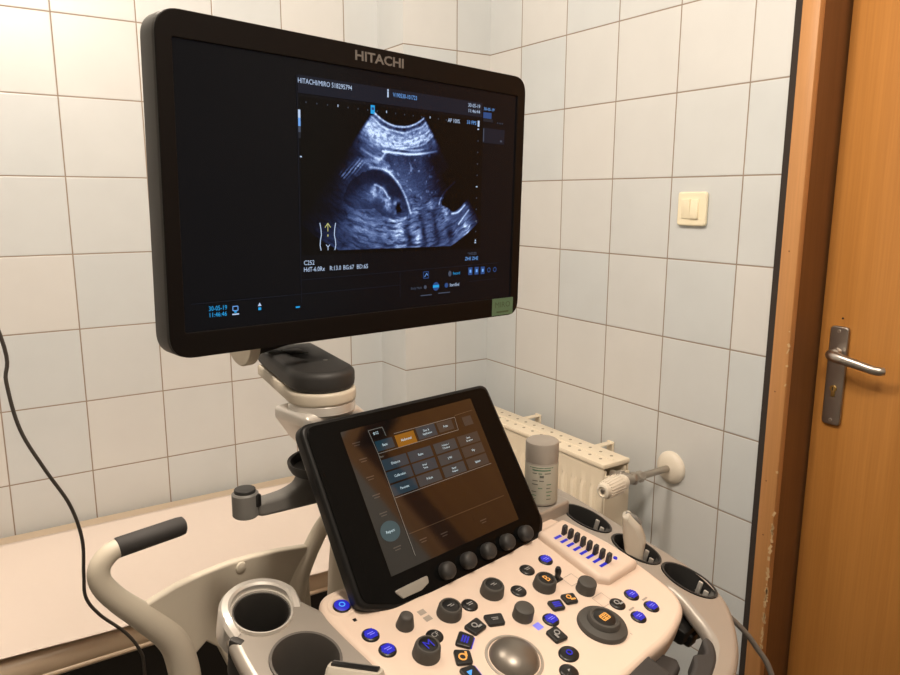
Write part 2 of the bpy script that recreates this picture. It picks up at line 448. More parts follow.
# ------------------------------------------------------------------ light switch
Xs = Matrix(((0, 0, -1, 0.0), (-1, 0, 0, -0.8315), (0, 1, 0, 1.3955), (0, 0, 0, 1)))
sw = MB(); sw.shape([round_poly([(-0.0415, -0.0405), (0.0415, -0.0405), (0.0415, 0.0405), (-0.0415, 0.0405)], 0.009)], 0.011, 'switch', 0.004, Xs, z=0.011)
swo = sw.build('light_switch', loc=(0, -0.8315, 1.3955))
tag(swo, 'cream double light switch on the tiled right wall', 'light switch')
for k, (x0, x1, tl) in enumerate(((-0.026, -0.0015, R(5)), (-0.0005, 0.022, R(-3)))):
    b = MB(); b.box(((x0+x1)/2, 0.0, 0.0115), (x1-x0, 0.046, 0.008), 'switch', 0.0012, mtx=Xs, rot=Matrix.Rotation(tl, 4, 'X'))
    b.build('rocker', swo, loc=(0, -0.8315, 1.3955)).location = (0, 0, 0)

# ------------------------------------------------------------------ radiator
rad = empty('radiator', (-0.12, -0.42, 0.22))
RL = Vector((-0.12, -0.42, 0.22))
def rbuild(b, n):
    o = b.build(n, rad, loc=RL); o.location = (0, 0, 0); return o
y0, y1, zb, zt = -0.734, -0.11, 0.22, 0.735
def corrugated(x, sgn):
    b = bmesh.new(); cols = []
    pitch = 0.0367; n = int((y1-y0-0.03)/pitch)
    ys = [(y0, 0), (y0+0.012, 0)]
    yy = y0+0.02
    for i in range(n):
        for f, d in ((0.0, 0), (0.12, 0), (0.25, -0.006), (0.55, -0.006), (0.68, 0), (1.0, 0)):
            ys.append((yy+f*pitch, d))
        yy += pitch
    ys += [(y1, 0)]
    zs = [zb, zb+0.02, zb+0.045, zb+0.06, zt-0.065, zt-0.05, zt-0.02, zt]
    fz = [0, 0, 0, 1, 1, 0, 0, 0]
    for y, d in ys:
        cols.append([b.verts.new((x-sgn*d*f*1.25, y, z)) for z, f in zip(zs, fz)])
    for A, B in zip(cols, cols[1:]):
        for i in range(len(zs)-1):
            b.faces.new((A[i], B[i], B[i+1], A[i+1]))
    bmesh.ops.recalc_face_normals(b, faces=b.faces)
    return b
b = MB()
for x, s in ((-0.166, -1), (-0.076, 1)):
    b._merge(corrugated(x, s), 'radiator')
    b.box((x+(-s)*0.009, (y0+y1)/2, (zb+zt)/2), (0.008, y1-y0, zt-zb-0.01), 'radiator', 0.003)
rbuild(b, 'panel')
b = MB()
b.box((-0.121, (y0+y1)/2, zt+0.008), (0.098, y1-y0+0.006, 0.014), 'radiator', 0.004)
for i in range(15):
    yy = y0+0.035+i*0.0395
    for xx in (-0.143, -0.103):
        b.cyl((xx, yy, zt+0.0145), (xx, yy, zt+0.0158), 0.0045, 'rad_dark', seg=12)
b.box((-0.1225, (y0+y1)/2, zt+0.0153), (0.010, y1-y0-0.02, 0.003), 'radiator', 0.001)
rbuild(b, 'top_grille')
b = MB(); b.box((-0.121, y0-0.004, (zb+zt)/2-0.002), (0.090, 0.006, zt-zb-0.03), 'radiator', 0.002); rbuild(b, 'side_panel')
for yy in (-0.600, -0.285):
    b = MB(); b.box((-0.032, yy, 0.7395), (0.062, 0.020, 0.004), 'radiator', 0.001); b.box((-0.0040, yy, 0.722), (0.006, 0.024, 0.045), 'radiator', 0.001)
    b.box((-0.061, yy, 0.729), (0.004, 0.02, 0.02), 'radiator', 0.001)
    rbuild(b, 'bracket')
PY, PZ = -0.814, 0.734
b = MB(); b.cyl((-0.121, -0.16, 0.225), (-0.121, -0.16, 0.0), 0.0088, 'pipe'); rbuild(b, 'return_pipe')
b = MB(); b.lathe([(0, 0), (0.043, 0), (0.043, 0.004), (0.040, 0.010), (0.028, 0.016), (0.012, 0.018), (0, 0.018)], 'valve_white', Matrix.Translation((-0.0008, PY, PZ)) @ Matrix.Rotation(-PI/2, 4, 'Y')); rbuild(b, 'rosette')
b = MB(); b.cyl((-0.012, PY, PZ), (-0.135, PY, PZ), 0.0088, 'pipe'); rbuild(b, 'supply_pipe')
b = MB()
b.cyl((-0.112, PY, PZ), (-0.128, PY, PZ), 0.0145, 'pipe', seg=6); b.cyl((-0.126, PY, PZ), (-0.176, PY, PZ), 0.012, 'pipe')
b.lathe([(0, -.017), (.009, -.014), (.015, 0), (.009, .014), (0, .017)], 'pipe', Matrix.Translation((-0.142, PY, PZ)))
b.cyl((-0.142, PY, PZ), (-0.142, y0-0.005, PZ-0.012), 0.010, 'pipe'); b.cyl((-0.142, PY+0.035, PZ-0.005), (-0.142, PY+0.052, PZ-0.008), 0.014, 'pipe', seg=6)
rbuild(b, 'valve_body')
b = MB()
Xv = Matrix.Translation((-0.176, PY, PZ)) @ Vector((-1, -0.16, -0.02)).to_track_quat('Z', 'Y').to_matrix().to_4x4() @ Matrix.Scale(1.02, 4)
b.lathe([(0, 0), (0.016, 0), (0.019, 0.006), (0.0195, 0.014), (0.0175, 0.02), (0.0205, 0.022), (0.0235, 0.030), (0.0225, 0.060), (0.0185, 0.082), (0.0165, 0.088), (0.012, 0.090), (0.012, 0.086), (0, 0.086)], 'valve_white', Xv)
for k in range(20):
    t = 2*PI*k/20
    b.box((0.0222*math.cos(t), 0.0222*math.sin(t), 0.052), (0.003, 0.0028, 0.052), 'valve_white', 0.0008, mtx=Xv @ Matrix.Identity(4), rot=Matrix.Rotation(t, 4, 'Z') @ Matrix.Rotation(-0.06, 4, 'Y'))
b.cyl((0, 0, 0.085), (0, 0, 0.0885), 0.006, 'steel_dark', mtx=Xv)
rbuild(b, 'thermostat_head')
tag(rad, 'cream panel radiator with thermostat valve on the right wall', 'radiator')

# ------------------------------------------------------------------ examination couch and its paper
bed = empty('examination_couch', (-1.6, -0.16, 0.0)); BL = Vector((-1.6, -0.16, 0))
def bbuild(b, n):
    o = b.build(n, bed, loc=BL); o.location = (0, 0, 0); return o
bx0, bx1, by0, by1 = -2.75, -0.42, -0.485, 0.155
b = MB(); b.box(((bx0+bx1)/2, (by0+by1)/2, 0.513), (bx1-bx0, by1-by0, 0.054), 'vinyl', 0.02, 4)
b.tube([(bx0+0.02, by0+0.004, 0.492), (bx1-0.02, by0+0.004, 0.492)], 0.006, 'vinyl', smooth=False, seg=10)
bbuild(b, 'mattress')
b = MB(); b.box(((bx0+bx1)/2, (by0+by1)/2+0.015, 0.265), (bx1-bx0-0.06, by1-by0-0.05, 0.44), 'bedframe', 0.006); bbuild(b, 'base')
for xx in (bx0+0.08, bx1-0.08):
    for yy in (by0+0.09, by1-0.08):
        b = MB(); b.box((xx, yy, 0.025), (0.05, 0.05, 0.05), 'bedframe', 0.004); bbuild(b, 'leg')
tag(bed, 'low beige vinyl examination couch along the tiled back wall', 'examination couch')
# paper: a thin sheet with gentle waves and a lifted front edge
def paper():
    b = bmesh.new(); nx, ny = 150, 36
    px0, px1, py0, py1 = -2.70, -0.46, -0.492, 0.085
    grid = []
    for i in range(nx+1):
        row = []
        for j in range(ny+1):
            x = px0+(px1-px0)*i/nx; t = j/ny
            edge = py0+0.010*math.sin(x*5.0+1.0)+0.006*math.sin(x*11)-0.012*(x+1.4)
            edge = max(edge, by0-0.012)
            y = edge+(py1+0.004*math.sin(x*4)-edge)*t
            z = 0.5415+0.0014*math.sin(x*9+y*7)*math.sin(y*11+x*3)+0.0012
            lift = max(0, 1-t*4.5)
            z += lift**2*(0.009+0.007*math.sin(x*4.2+2.2)) if x < -1.0 else lift**2*0.004
            row.append(b.verts.new((x, y, z)))
        grid.append(row)
    for i in range(nx):
        for j in range(ny):
            b.faces.new((grid[i][j], grid[i+1][j], grid[i+1][j+1], grid[i][j+1]))
    bmesh.ops.recalc_face_normals(b, faces=b.faces)
    return b
b = MB(); b._merge(paper(), 'paper')
po = b.build('paper_sheet', loc=(-1.6, -0.2, 0.54))
sm = po.modifiers.new('thickness', 'SOLIDIFY'); sm.thickness = 0.0008; sm.offset = 1
tag(po, 'white paper sheet spread over the beige examination couch', 'paper sheet')

# hanging power cable
b = MB()
b.tube([(-1.75, -0.66, 2.60), (-1.66, -0.64, 2.1), (-1.52, -0.62, 1.50), (-1.443, -0.62, 1.199), (-1.442, -0.62, 1.12), (-1.43, -0.62, 1.036), (-1.40, -0.62, 0.959), (-1.368, -0.62, 0.887), (-1.354, -0.62, 0.817), (-1.357, -0.62, 0.75), (-1.357, -0.62, 0.705), (-1.337, -0.62, 0.664), (-1.298, -0.62, 0.615), (-1.275, -0.62, 0.569), (-1.27, -0.62, 0.52), (-1.275, -0.63, 0.3), (-1.26, -0.66, 0.08), (-1.2, -0.72, 0.006), (-1.05, -0.78, 0.006)], 0.0031, 'cord', seg=10)
o = b.build('power_cable', loc=(-1.35, -0.62, 0.0)); tag(o, 'thin dark cable hanging down in front of the paper-covered couch', 'cable')

# ------------------------------------------------------------------ the ultrasound machine
ORG = Vector((-1.0318, -1.2903, 0.0)); YAW = R(10.31)
mach = empty('ultrasound_machine', ORG, YAW)
tag(mach, 'wheeled cream ultrasound machine with a black monitor and lit control console', 'ultrasound machine')
MW = Matrix.Translation(ORG) @ Matrix.Rotation(YAW, 4, 'Z')
ct, st_ = math.cos(R(14)), math.sin(R(14))
CP = Matrix(((1, 0, 0, 0), (0, ct, -st_, -0.0616), (0, st_, ct, 0.9873), (0, 0, 0, 1)))          # console plane
TP = Matrix(((1, 0, 0, 0), (0, .5284, -.849, 0), (0, .849, .5284, 1.0862), (0, 0, 0, 1)))          # touch panel plane
u = Vector((0.99987, -0.00127, -0.01619)).normalized(); n_ = Vector((-0.0014, -0.99996, -0.00828)); v = n_.cross(u).normalized(); n_ = u.cross(v)
MP = Matrix(((u.x, v.x, n_.x, 0.0059), (u.y, v.y, n_.y, 0.1097), (u.z, v.z, n_.z, 1.4226), (0, 0, 0, 1)))   # monitor plane
def mpart(b, name, label=None, parent=None):
    o = b.build(name, parent or mach)
    if label: o['label'] = label
    return o

# ---- pedestal
b = MB()
b.shape([round_poly([(-0.16, -0.10), (0.16, -0.10), (0.20, 0.1), (0.18, 0.38), (-0.18, 0.38), (-0.20, 0.1)], 0.06)], 0.12, 'ivory', 0.02, z=0.20)
b.box((0, 0.14, 0.34), (0.26, 0.30, 0.30), 'ivory', 0.04, 4)
base = mpart(b, 'base')
for sx in (-1, 1):
    for sy in (-0.05, 0.32):
        w = MB(); w.cyl((sx*0.14-0.018, sy, 0.06), (sx*0.14+0.018, sy, 0.06), 0.06, 'grip', seg=28); w.box((sx*0.14, sy+0.01, 0.095), (0.05, 0.05, 0.05), 'midgrey', 0.01)
        mpart(w, 'caster', None, base)
b = MB()
b.tube([(0.008, 0.17, 0.40), (0.008, 0.17, 0.70), (0.008, 0.16, 0.94), (0.01, 0.13, 1.06)], [0.062, 0.052, 0.045, 0.040], 'ivory', seg=24)
mpart(b, 'column')
b = MB(); b.box((0.02, -0.02, 0.925), (0.16, 0.22, 0.05), 'ivory', 0.02, 3); mpart(b, 'console_support')

# ---- rear handle: arched shroud between a grip tube and a strut
b = MB()
V = 0.20
def prof(z):
    return 0
outer = [(-0.290, 0.948), (-0.274, 0.952), (-0.244, 0.9595), (-0.212, 0.963), (-0.175, 0.964), (-0.143, 0.962), (-0.105, 0.957), (-0.06, 0.948)]
lower = [(-0.05, 0.70), (-0.14, 0.70), (-0.175, 0.80), (-0.195, 0.855), (-0.211, 0.871), (-0.224, 0.862), (-0.236, 0.83), (-0.245, 0.90)]
XV = Matrix(((1, 0, 0, 0), (0, 0, -1, V), (0, 1, 0, 0), (0, 0, 0, 1)))
b.shape([[Vector(p) for p in outer]+[Vector(p) for p in lower]], 0.012, 'ivory', 0.003, XV, z=0.006)
hnd = mpart(b, 'rear_shroud')
r = MB(); r.lathe([(0, 0.004), (0.004, 0.0035), (0.0068, 0.002), (0.0075, 0)], 'ivory', XV @ Matrix.Translation((-0.160, 0.9535, 0.006)), 18); mpart(r, 'cap_plug', None, hnd)
t = MB()
t.tube([(-0.304, V, 1.0292), (-0.316, V, 1.0245), (-0.3265, V, 1.012), (-0.326, V, 0.993), (-0.310, V, 0.966), (-0.279, V, 0.928), (-0.252, V, 0.890), (-0.241, V, 0.850), (-0.238, V, 0.80), (-0.235, V, 0.66), (-0.20, V, 0.50), (-0.10, V, 0.45), (0.0, V-0.03, 0.44)], [0.0108, 0.0115, 0.0120, 0.0125, 0.0135, 0.0158, 0.0175, 0.0185, 0.019, 0.020, 0.020, 0.020, 0.02], 'ivory', seg=20)
th = mpart(t, 'handle_tube')
g = MB(); g.tube([(-0.306, V, 1.0290), (-0.305, V, 1.0291), (-0.235, V, 1.0312), (-0.2285, V, 1.0313), (-0.2265, V, 1.0313)], [0.0108, 0.0118, 0.0116, 0.0108, 0.008], 'grip', seg=20, smooth=False); mpart(g, 'handle_grip', 'charcoal rubber grip', th)
t = MB()
t.tube([(-0.098, V, 0.74), (-0.092, V, 0.85), (-0.074, V, 0.903), (-0.052, V, 0.937), (-0.024, V, 0.972), (0.010, V-0.02, 1.01)], [0.026, 0.0225, 0.0155, 0.0118, 0.0112, 0.0115], 'ivory', seg=20)
mpart(t, 'handle_strut')

# ---- console handle ring with the probe holders
outerR = [(0.165, 0.100), (0.215, 0.102), (0.248, 0.088), (0.260, 0.045), (0.264, -0.04), (0.270, -0.12), (0.266, -0.170), (0.243, -0.213), (0.187, -0.253), (0.135, -0.272), (0.06, -0.283)]
outerL = [(-0.06, -0.283), (-0.135, -0.272), (-0.19, -0.253), (-0.25, -0.215), (-0.275, -0.16), (-0.284, -0.09), (-0.285, -0.02), (-0.281, 0.03), (-0.276, 0.062), (-0.273, 0.085), (-0.256, 0.112), (-0.231, 0.124), (-0.209, 0.119), (-0.193, 0.098), (-0.188, 0.072), (-0.17, 0.03)]
outer = catmull([(p[0], p[1], 0) for p in outerR+outerL], 5, False)+[Vector((0.14, 0.03, 0)), Vector((0.15, 0.08, 0))]
inner = catmull([(p[0], p[1], 0) for p in [(0.203, -0.150), (0.199, -0.168), (0.189, -0.190), (0.177, -0.213), (0.158, -0.233), (0.115, -0.247), (0.05, -0.257), (-0.05, -0.257), (-0.115, -0.247), (-0.165, -0.228), (-0.19, -0.19), (-0.195, -0.15)]], 5, False)+[Vector((-0.10, -0.12, 0)), Vector((0.10, -0.12, 0))]
holesR = [(0.2285, -0.003, 0.0205, 0.0365, 0.12), (0.2325, -0.082, 0.0220, 0.0345, 0.10), (0.2400, -0.157, 0.0225, 0.0365, 0.06)]
holesL = [(-0.2335, 0.0715, 0.0285, 0.0275, 0), (-0.2285, -0.004, 0.0335, 0.0345, 0), (-0.2260, -0.0790, 0.0330, 0.0345, 0)]
loops = [outer, inner]+[ellipse(x, y, rx, ry, 40, rot=rz) for x, y, rx, ry, rz in holesR+holesL]
b = MB(); b.shape(loops, 0.021, 'silver', 0.0085, CP, z=-0.003, res=4, hole=0.2)
ring = mpart(b, 'holder_frame', 'silver frame with probe holders and front handle')
for k, (x, y, rx, ry, rz) in enumerate(holesR):
    X = CP @ Matrix.Translation((x, y, -0.004)) @ Matrix.Rotation(rz, 4, 'Z')
    c = MB()
    q = 0.020
    c.lathe([(q*1.03, -0.065), (q*1.03, 0.0), (q*1.06, 0.0022), (q*0.98, 0.0022), (q*0.95, -0.002), (q*0.86, -0.060), (0, -0.060)], 'darkgrey', X, 40, sx=rx/q*0.95, sy=ry/q*0.97)
    # lighter liner and metal clip at the open end of the cup
    bm2 = bmesh.new(); prev = None
    for i in range(19):
        a = -PI/2+R(-25)+R(88)*i/18
        rg = [bm2.verts.new((rx*f*math.cos(a), ry*f*math.sin(a), zz)) for f, zz in ((0.87, -0.040), (0.915, -0.002), (0.84, -0.040))]
        if prev:
            bm2.faces.new((prev[0], rg[0], rg[1], prev[1])); bm2.faces.new((prev[1], rg[1], rg[2], prev[2]))
        prev = rg
    bmesh.ops.recalc_face_normals(bm2, faces=bm2.faces)
    c._merge(bm2, 'midgrey', X)
    c.box((rx*0.62, -ry*0.30, -0.014), (0.003, 0.006, 0.026), 'silver_bright', 0.001, mtx=X)
    c.box((rx*0.25, -ry*0.62, -0.016), (0.003, 0.006, 0.026), 'silver_bright', 0.001, mtx=X)
    mpart(c, 'probe_cup', None, ring)
for k, (x, y, rx, ry, rz) in enumerate(holesL):
    X = CP @ Matrix.Translation((x, y, -0.004))
    c = MB()
    m_ = 'cup' if k == 0 else 'cup2'
    c.lathe([(rx+0.001, -0.07), (rx+0.001, 0.0), (rx+0.0015, 0.003), (rx-0.001, 0.003), (rx-0.002, -0.002), (rx-0.004, -0.065), (0, -0.065)], m_, X, 44)
    if k == 0:
        # raised silver collar on the back of the first cup
        prev = []
        for i in range(37):
            a = R(-18)+(R(222))*i/36
            hh = 0.013*min(1, math.sin(PI*min(max(i/36, 0.0), 1))*2.2+0.15)
            prev.append((a, hh))
        bm2 = bmesh.new(); rings = []
        for a, hh in prev:
            ca, sa = math.cos(a), math.sin(a)
            rings.append([bm2.verts.new((rr*ca, rr*sa, zz)) for rr, zz in ((0.031, 0.0), (0.0315, hh-0.002), (0.034, hh), (0.040, hh-0.001), (0.043, hh-0.005), (0.0435, -0.02))])
        for A, B in zip(rings, rings[1:]):
            for i in range(5): bm2.faces.new((A[i], B[i], B[i+1], A[i+1]))
        bmesh.ops.recalc_face_normals(bm2, faces=bm2.faces)
        c._merge(bm2, 'silver_bright', X)
        c.box((-0.0375, -0.019, -0.010), (0.008, 0.014, 0.024), 'cup', 0.002, mtx=X, rot=Matrix.Rotation(R(28), 4, 'Z'))
        c.lathe([(0.0285, 0.002), (0.0295, 0.005), (0.0312, 0.005), (0.0318, 0.0)], 'silver_bright', X, 44)
    mpart(c, 'probe_cup', None, ring)
# grips on the handle's inner edge and the front pad
g = MB()
pts = catmull([(p[0], p[1], 0) for p in [(0.164, -0.2245), (0.158, -0.2365), (0.130, -0.2520), (0.06, -0.268), (0, -0.270), (-0.06, -0.268), (-0.135, -0.256), (-0.165, -0.24), (-0.160, -0.225), (-0.115, -0.236), (-0.05, -0.247), (0.05, -0.247), (0.105, -0.238), (0.125, -0.228), (0.139, -0.234), (0.156, -0.222)]], 4, True)
g.shape([pts], 0.026, 'grip', 0.004, CP, z=-0.0015)
mpart(g, 'handle_grip', 'charcoal rubber grip lining the handle', ring)
g = MB()
g.shape([round_poly([(0.112, -0.185), (0.127, -0.213), (0.119, -0.222), (0.05, -0.235), (-0.10, -0.235), (-0.16, -0.21), (-0.16, -0.15), (0.06, -0.15)], 0.006)], 0.03, 'grip', 0.004, CP, z=-0.022)
g.shape([round_poly([(0.078, -0.1985), (0.077, -0.229), (0.0, -0.237), (-0.12, -0.232), (-0.16, -0.208), (-0.15, -0.185), (-0.10, -0.1985), (0.0, -0.2040)], [0.002, 0.004, 0.01, 0.01, 0.01, 0.004, 0.004, 0.01])], 0.030, 'grip', 0.003, CP, z=-0.0015)
mpart(g, 'palm_rest', 'charcoal pad under the console front')
g = MB()
g.box((0.190, -0.183, -0.034), (0.036, 0.030, 0.022), 'black', 0.006, mtx=CP); g.box((0.178, -0.165, -0.036), (0.05, 0.036, 0.022), 'black', 0.005, mtx=CP)
g.box((0.193, -0.196, -0.040), (0.018, 0.014, 0.018), 'black', 0.004, mtx=CP)
mpart(g, 'cable_hook', 'black cable hook under the handle')

# ---- console plate
plate_pts = [(-0.1788, 0.0478), (-0.168, 0.0583), (-0.1479, 0.0605), (-0.10, 0.055), (0.0, 0.052), (0.12, 0.040), (0.170, 0.030), (0.187, 0.010), (0.199, -0.025), (0.2055, -0.065), (0.2065, -0.105), (0.203, -0.145), (0.1955, -0.168), (0.175, -0.186), (0.127, -0.1985), (0.0790, -0.2010), (0.0, -0.2035), (-0.10, -0.199), (-0.155, -0.180), (-0.1765, -0.145), (-0.179, -0.09), (-0.181, -0.04), (-0.1835, -0.004), (-0.1842, 0.030)]
pl = [Vector((p.x, p.y)) for p in catmull([(p[0], p[1], 0) for p in plate_pts], 5, True)]
b = MB(); b.shape([pl], 0.034, 'cream', 0.008, CP, z=0.0, res=4)
sm_ = [Vector((p.x*0.90+0.005, p.y*0.90-0.008)) for p in pl]
b.shape([sm_], 0.030, 'cream', 0.006, CP, z=-0.028)
# printed marks
b.rect(-0.1625, 0.0085, -0.1585, 0.0125, 'key', CP, 0.0003)
for (x, y) in ((-0.0925, -0.0184), (-0.0928, -0.0287)):
    b.rect(x-0.005, y-0.004, x+0.004, y+0.003, 'cream_dark', CP, 0.0003)
def outline(x0, y0, x1, y1, w, m, X, z):
    b.line((x0, y0), (x1, y0), w, m, X, z); b.line((x1, y0), (x1, y1), w, m, X, z); b.line((x1, y1), (x0, y1), w, m, X, z); b.line((x0, y1), (x0, y0), w, m, X, z)
outline(0.0900, -0.0830, 0.1080, -0.0680, 0.0007, 'cream_dark', CP, 0.0003)
outline(0.0945, -0.1270, 0.1125, -0.1100, 0.0007, 'cream_dark', CP, 0.0003)
b.rect(0.0855, -0.1720, 0.0866, -0.1690, 'cream_dark', CP, 0.0003)
for (x, y) in ((0.1205, -0.1475), (0.1505, -0.1465)):
    b.rect(x-0.004, y-0.001, x+0.006, y+0.0015, 'cream_dark', CP, 0.0003)
b.rect(-0.002, -0.1085, 0.0075, -0.0995, 'blue_soft', CP, 0.0004)
con = mpart(b, 'control_panel', 'cream console plate with lit keys')
# TGC block
b = MB()
blk = round_poly([(0.1250, 0.004), (0.1215, -0.097), (0.1330, -0.1075), (0.1960, -0.1075), (0.1935, -0.060), (0.1790, 0.006)], 0.007)
b.shape([blk], 0.020, 'cream', 0.0065, CP, z=0.0105, res=4)
tg = mpart(b, 'slider_block', None, con)
for i in range(8):
    sx = 0.1382+0.00112*i; sy = -0.0195-0.00955*i
    s = MB()
    s.poly([(sx-0.007, sy-0.0020), (sx+0.0065, sy-0.0020), (sx+0.0065, sy+0.0020), (sx-0.007, sy+0.0020)], 'blue', CP, 0.0108)
    Xc = CP @ Matrix.Translation((0.1513+0.0007*i, sy, 0.0105)) @ Matrix.Rotation(R(-12), 4, 'Y')
    s.shape([round_poly([(-0.0042, 0.0), (0.0042, 0.0), (0.0036, 0.015), (-0.0036, 0.015)], [0, 0, 0.0034, 0.0034])], 0.0046, 'darkgrey', 0.0008, Xc @ Matrix.Rotation(PI/2, 4, 'X'), z=0.0023)
    mpart(s, 'slider', None, con)
s = MB(); s.lathe([(0.0028, 0), (0.0024, 0.0016), (0, 0.002)], 'blue', CP @ Matrix.Translation((0.1707, -0.0869, 0.0105)), 16); mpart(s, 'indicator_lamp', 'blue indicator lamp', con)

def disc_button(x, y, r, face, rim='key', glyph=None, ry=None, rot=0.0):
    s = MB(); X = CP @ Matrix.Translation((x, y, 0)) @ Matrix.Rotation(rot, 4, 'Z')
    q = (ry or r)/r
    s.lathe([(r+0.0006, 0), (r+0.0004, 0.0008), (r-0.0006, 0.0017), (r*0.80, 0.0022), (0, 0.0026)], rim, X, 28, sy=q)
    X = X @ Matrix.Translation((0, 0, -0.0012))
    if face in ('blue', 'cyan', 'blue_dark'):
        fm = 'blue' if face != 'cyan' else 'cyan'
        if face == 'cyan':
            s.lathe([(r*0.92, 0.0031), (r*0.70, 0.0038), (0, 0.0041)], 'blue', X, 28, sy=q)
            s.lathe([(0.0035, 0.0041), (0.0035, 0.0044), (0.0024, 0.0044), (0.0024, 0.0041)], 'cyan', X, 18)
        elif face == 'blue':
            for k_ in range(5):
                yy = (k_-2)*r*0.27; ww = (r*r-(abs(yy)+r*0.22)**2)**0.5*1.7
                s.box((0, yy, 0.0039), (ww, r*0.235, 0.0005), fm, mtx=X)
            s.box((-0.0005, 0.0010, 0.00425), (r*0.8, 0.0008, 0.0002), 'blue_soft', mtx=X); s.box((0.0006, -0.0014, 0.00425), (r*0.7, 0.0008, 0.0002), 'blue_soft', mtx=X)
    if glyph: glyph(s, X)
    return mpart(s, 'button', {'blue': 'round button lit blue', 'cyan': 'power button lit bright blue'}.get(face), con)
def g_text(t, m, h=0.006):
    return lambda s, X: s.text(t, (0, 0), h, m, X, z=0.0044, align='CENTER')
def g_bars(m):
    def f(s, X):
        s.box((0, 0.0012, 0.0040), (0.008, 0.0010, 0.0003), m, mtx=X); s.box((0, -0.0012, 0.0040), (0.0065, 0.0010, 0.0003), m, mtx=X)
    return f
def g_ring(m, r=0.0035):
    def f(s, X):
        s.lathe([(r, 0.0040), (r, 0.0045), (r*0.66, 0.0045), (r*0.66, 0.0040)], m, X @ Matrix.Translation((-0.0012, 0.0012, 0)), 18)
        s.box((0.0025, -0.003, 0.0043), (0.006, 0.0022, 0.0004), m, mtx=X)
    return f
# raised collar round the power button
s = MB(); s.lathe([(0.016, 0.0), (0.0145, 0.0012), (0.011, 0.0012), (0.0095, 0.0)], 'cream', CP @ Matrix.Translation((-0.1606, 0.0339, 0.0)), 32); mpart(s, 'button_collar', None, con)
disc_button(-0.1606, 0.0339, 0.0090, 'cyan')
for (x, y) in ((-0.1595, -0.0154), (-0.1573, -0.0405), (0.0993, -0.0339), (0.1425, -0.1334), (0.117, -0.16), (0.1468, -0.1587)):
    disc_button(x, y, 0.0088, 'blue')
for (x, y, gl) in ((-0.0401, -0.0394, g_bars('glyph')), (-0.1045, -0.0525, g_text('CF', 'glyph')), (0.0261, -0.0539, g_bars('glyph')), (0.0637, -0.0342, g_bars('glyph')), (0.1134, -0.1331, g_ring('glyph'))):
    disc_button(x, y, 0.0090, 'dark', glyph=gl)

def knob(x, y, r0, r1, h, dial=None, gl=None, m='knobgrey', dome=False):
    s = MB(); X = CP @ Matrix.Translation((x, y, 0))
    if dial:
        s.lathe([(r0*1.0, 0), (r0, 0.001), (r1*1.06, h*0.80), (r1, h*0.93), (r1*0.93, h), (r1*0.80, h), (r1*0.76, h-0.0016), (0, h-0.0016)], m, X, 36)
        s.lathe([(r1*0.76, h-0.0014), (r1*0.5, h-0.0006), (0, h-0.0004)], 'key', X, 30)
        if gl: s.text(gl, (0, 0), r1*0.85, dial, X, z=h+0.0002, align='CENTER')
        else:
            s.box((-0.001, 0.001, h), (r1*0.5, 0.0009, 0.0004), dial, mtx=X); s.box((0.001, -0.0012, h), (r1*0.45, 0.0009, 0.0004), dial, mtx=X)
    else:
        pr = [(r0, 0), (r0, 0.001), (r0*0.98, h*0.12), (r1*1.03, h*0.80), (r1*0.97, h*0.92), (r1*0.80, h*0.99), (r1*0.4, h*1.02), (0, h*1.03)]
        s.lathe(pr, m, X, 36)
    return mpart(s, 'knob', None, con)
knob(-0.1212, -0.0241, 0.0098, 0.0072, 0.0150)
knob(-0.0693, -0.0368, 0.0140, 0.0122, 0.0125, 'glyph')
knob(-0.0034, -0.0385, 0.0140, 0.0122, 0.0125, 'glyph')
knob(-0.1281, -0.0661, 0.0145, 0.0125, 0.0142, 'blue', 'M')
knob(0.0596, -0.0649, 0.0140, 0.0122, 0.0125, 'orange', 'B')
knob(-0.0012, -0.0842, 0.0118, 0.0110, 0.0140)
knob(0.0991, -0.0963, 0.0118, 0.0110, 0.0140)
# joystick lever
s = MB(); X = CP @ Matrix.Translation((0.0835, -0.0648, 0))
s.box((0, 0, 0.001), (0.013, 0.010, 0.002), 'key', 0.0008, mtx=X); s.tube([(0, 0, 0), (-0.001, 0, 0.010), (-0.002, 0.001, 0.0175)], [0.0026, 0.0034, 0.0042, 0.0028], 'key', mtx=X, seg=12)
mpart(s, 'joystick', 'small black joystick', con)
# big rotary disc
s = MB(); X = CP @ Matrix.Translation((0.0670, -0.1440, 0)) @ Matrix.Rotation(R(-62), 4, 'Z')
s.lathe([(0.0275, 0), (0.0275, 0.002), (0.0260, 0.0050), (0.0215, 0.0064), (0.0182, 0.0072), (0.0174, 0.0108), (0.0160, 0.0127), (0.0134, 0.0130), (0.0126, 0.0116), (0, 0.0116)], 'knobgrey', X, 44, sx=1.04)
s.lathe([(0.0126, 0.0118), (0.009, 0.0126), (0, 0.0128)], 'key', X, 32)
X2 = CP @ Matrix.Translation((0.0670, -0.1440, -0.003))
for (cx, cy, w_, h_) in ((-0.003, 0.0024, 0.004, 0.0012), (0.003, 0.0024, 0.004, 0.0012), (-0.003, -0.0024, 0.004, 0.0012), (0.003, -0.0024, 0.004, 0.0012), (0, 0, 0.010, 0.0009), (-0.0055, 0, 0.0010, 0.0075), (0.0055, 0, 0.0010, 0.0075), (0, 0, 0.0010, 0.0070), (0, 0.0042, 0.010, 0.0009), (0, -0.0042, 0.010, 0.0009)):
    s.box((cx, cy, 0.0163), (w_, h_, 0.0004), 'orange', mtx=X2)
mpart(s, 'dial', 'large rotary dial with orange icon', con)
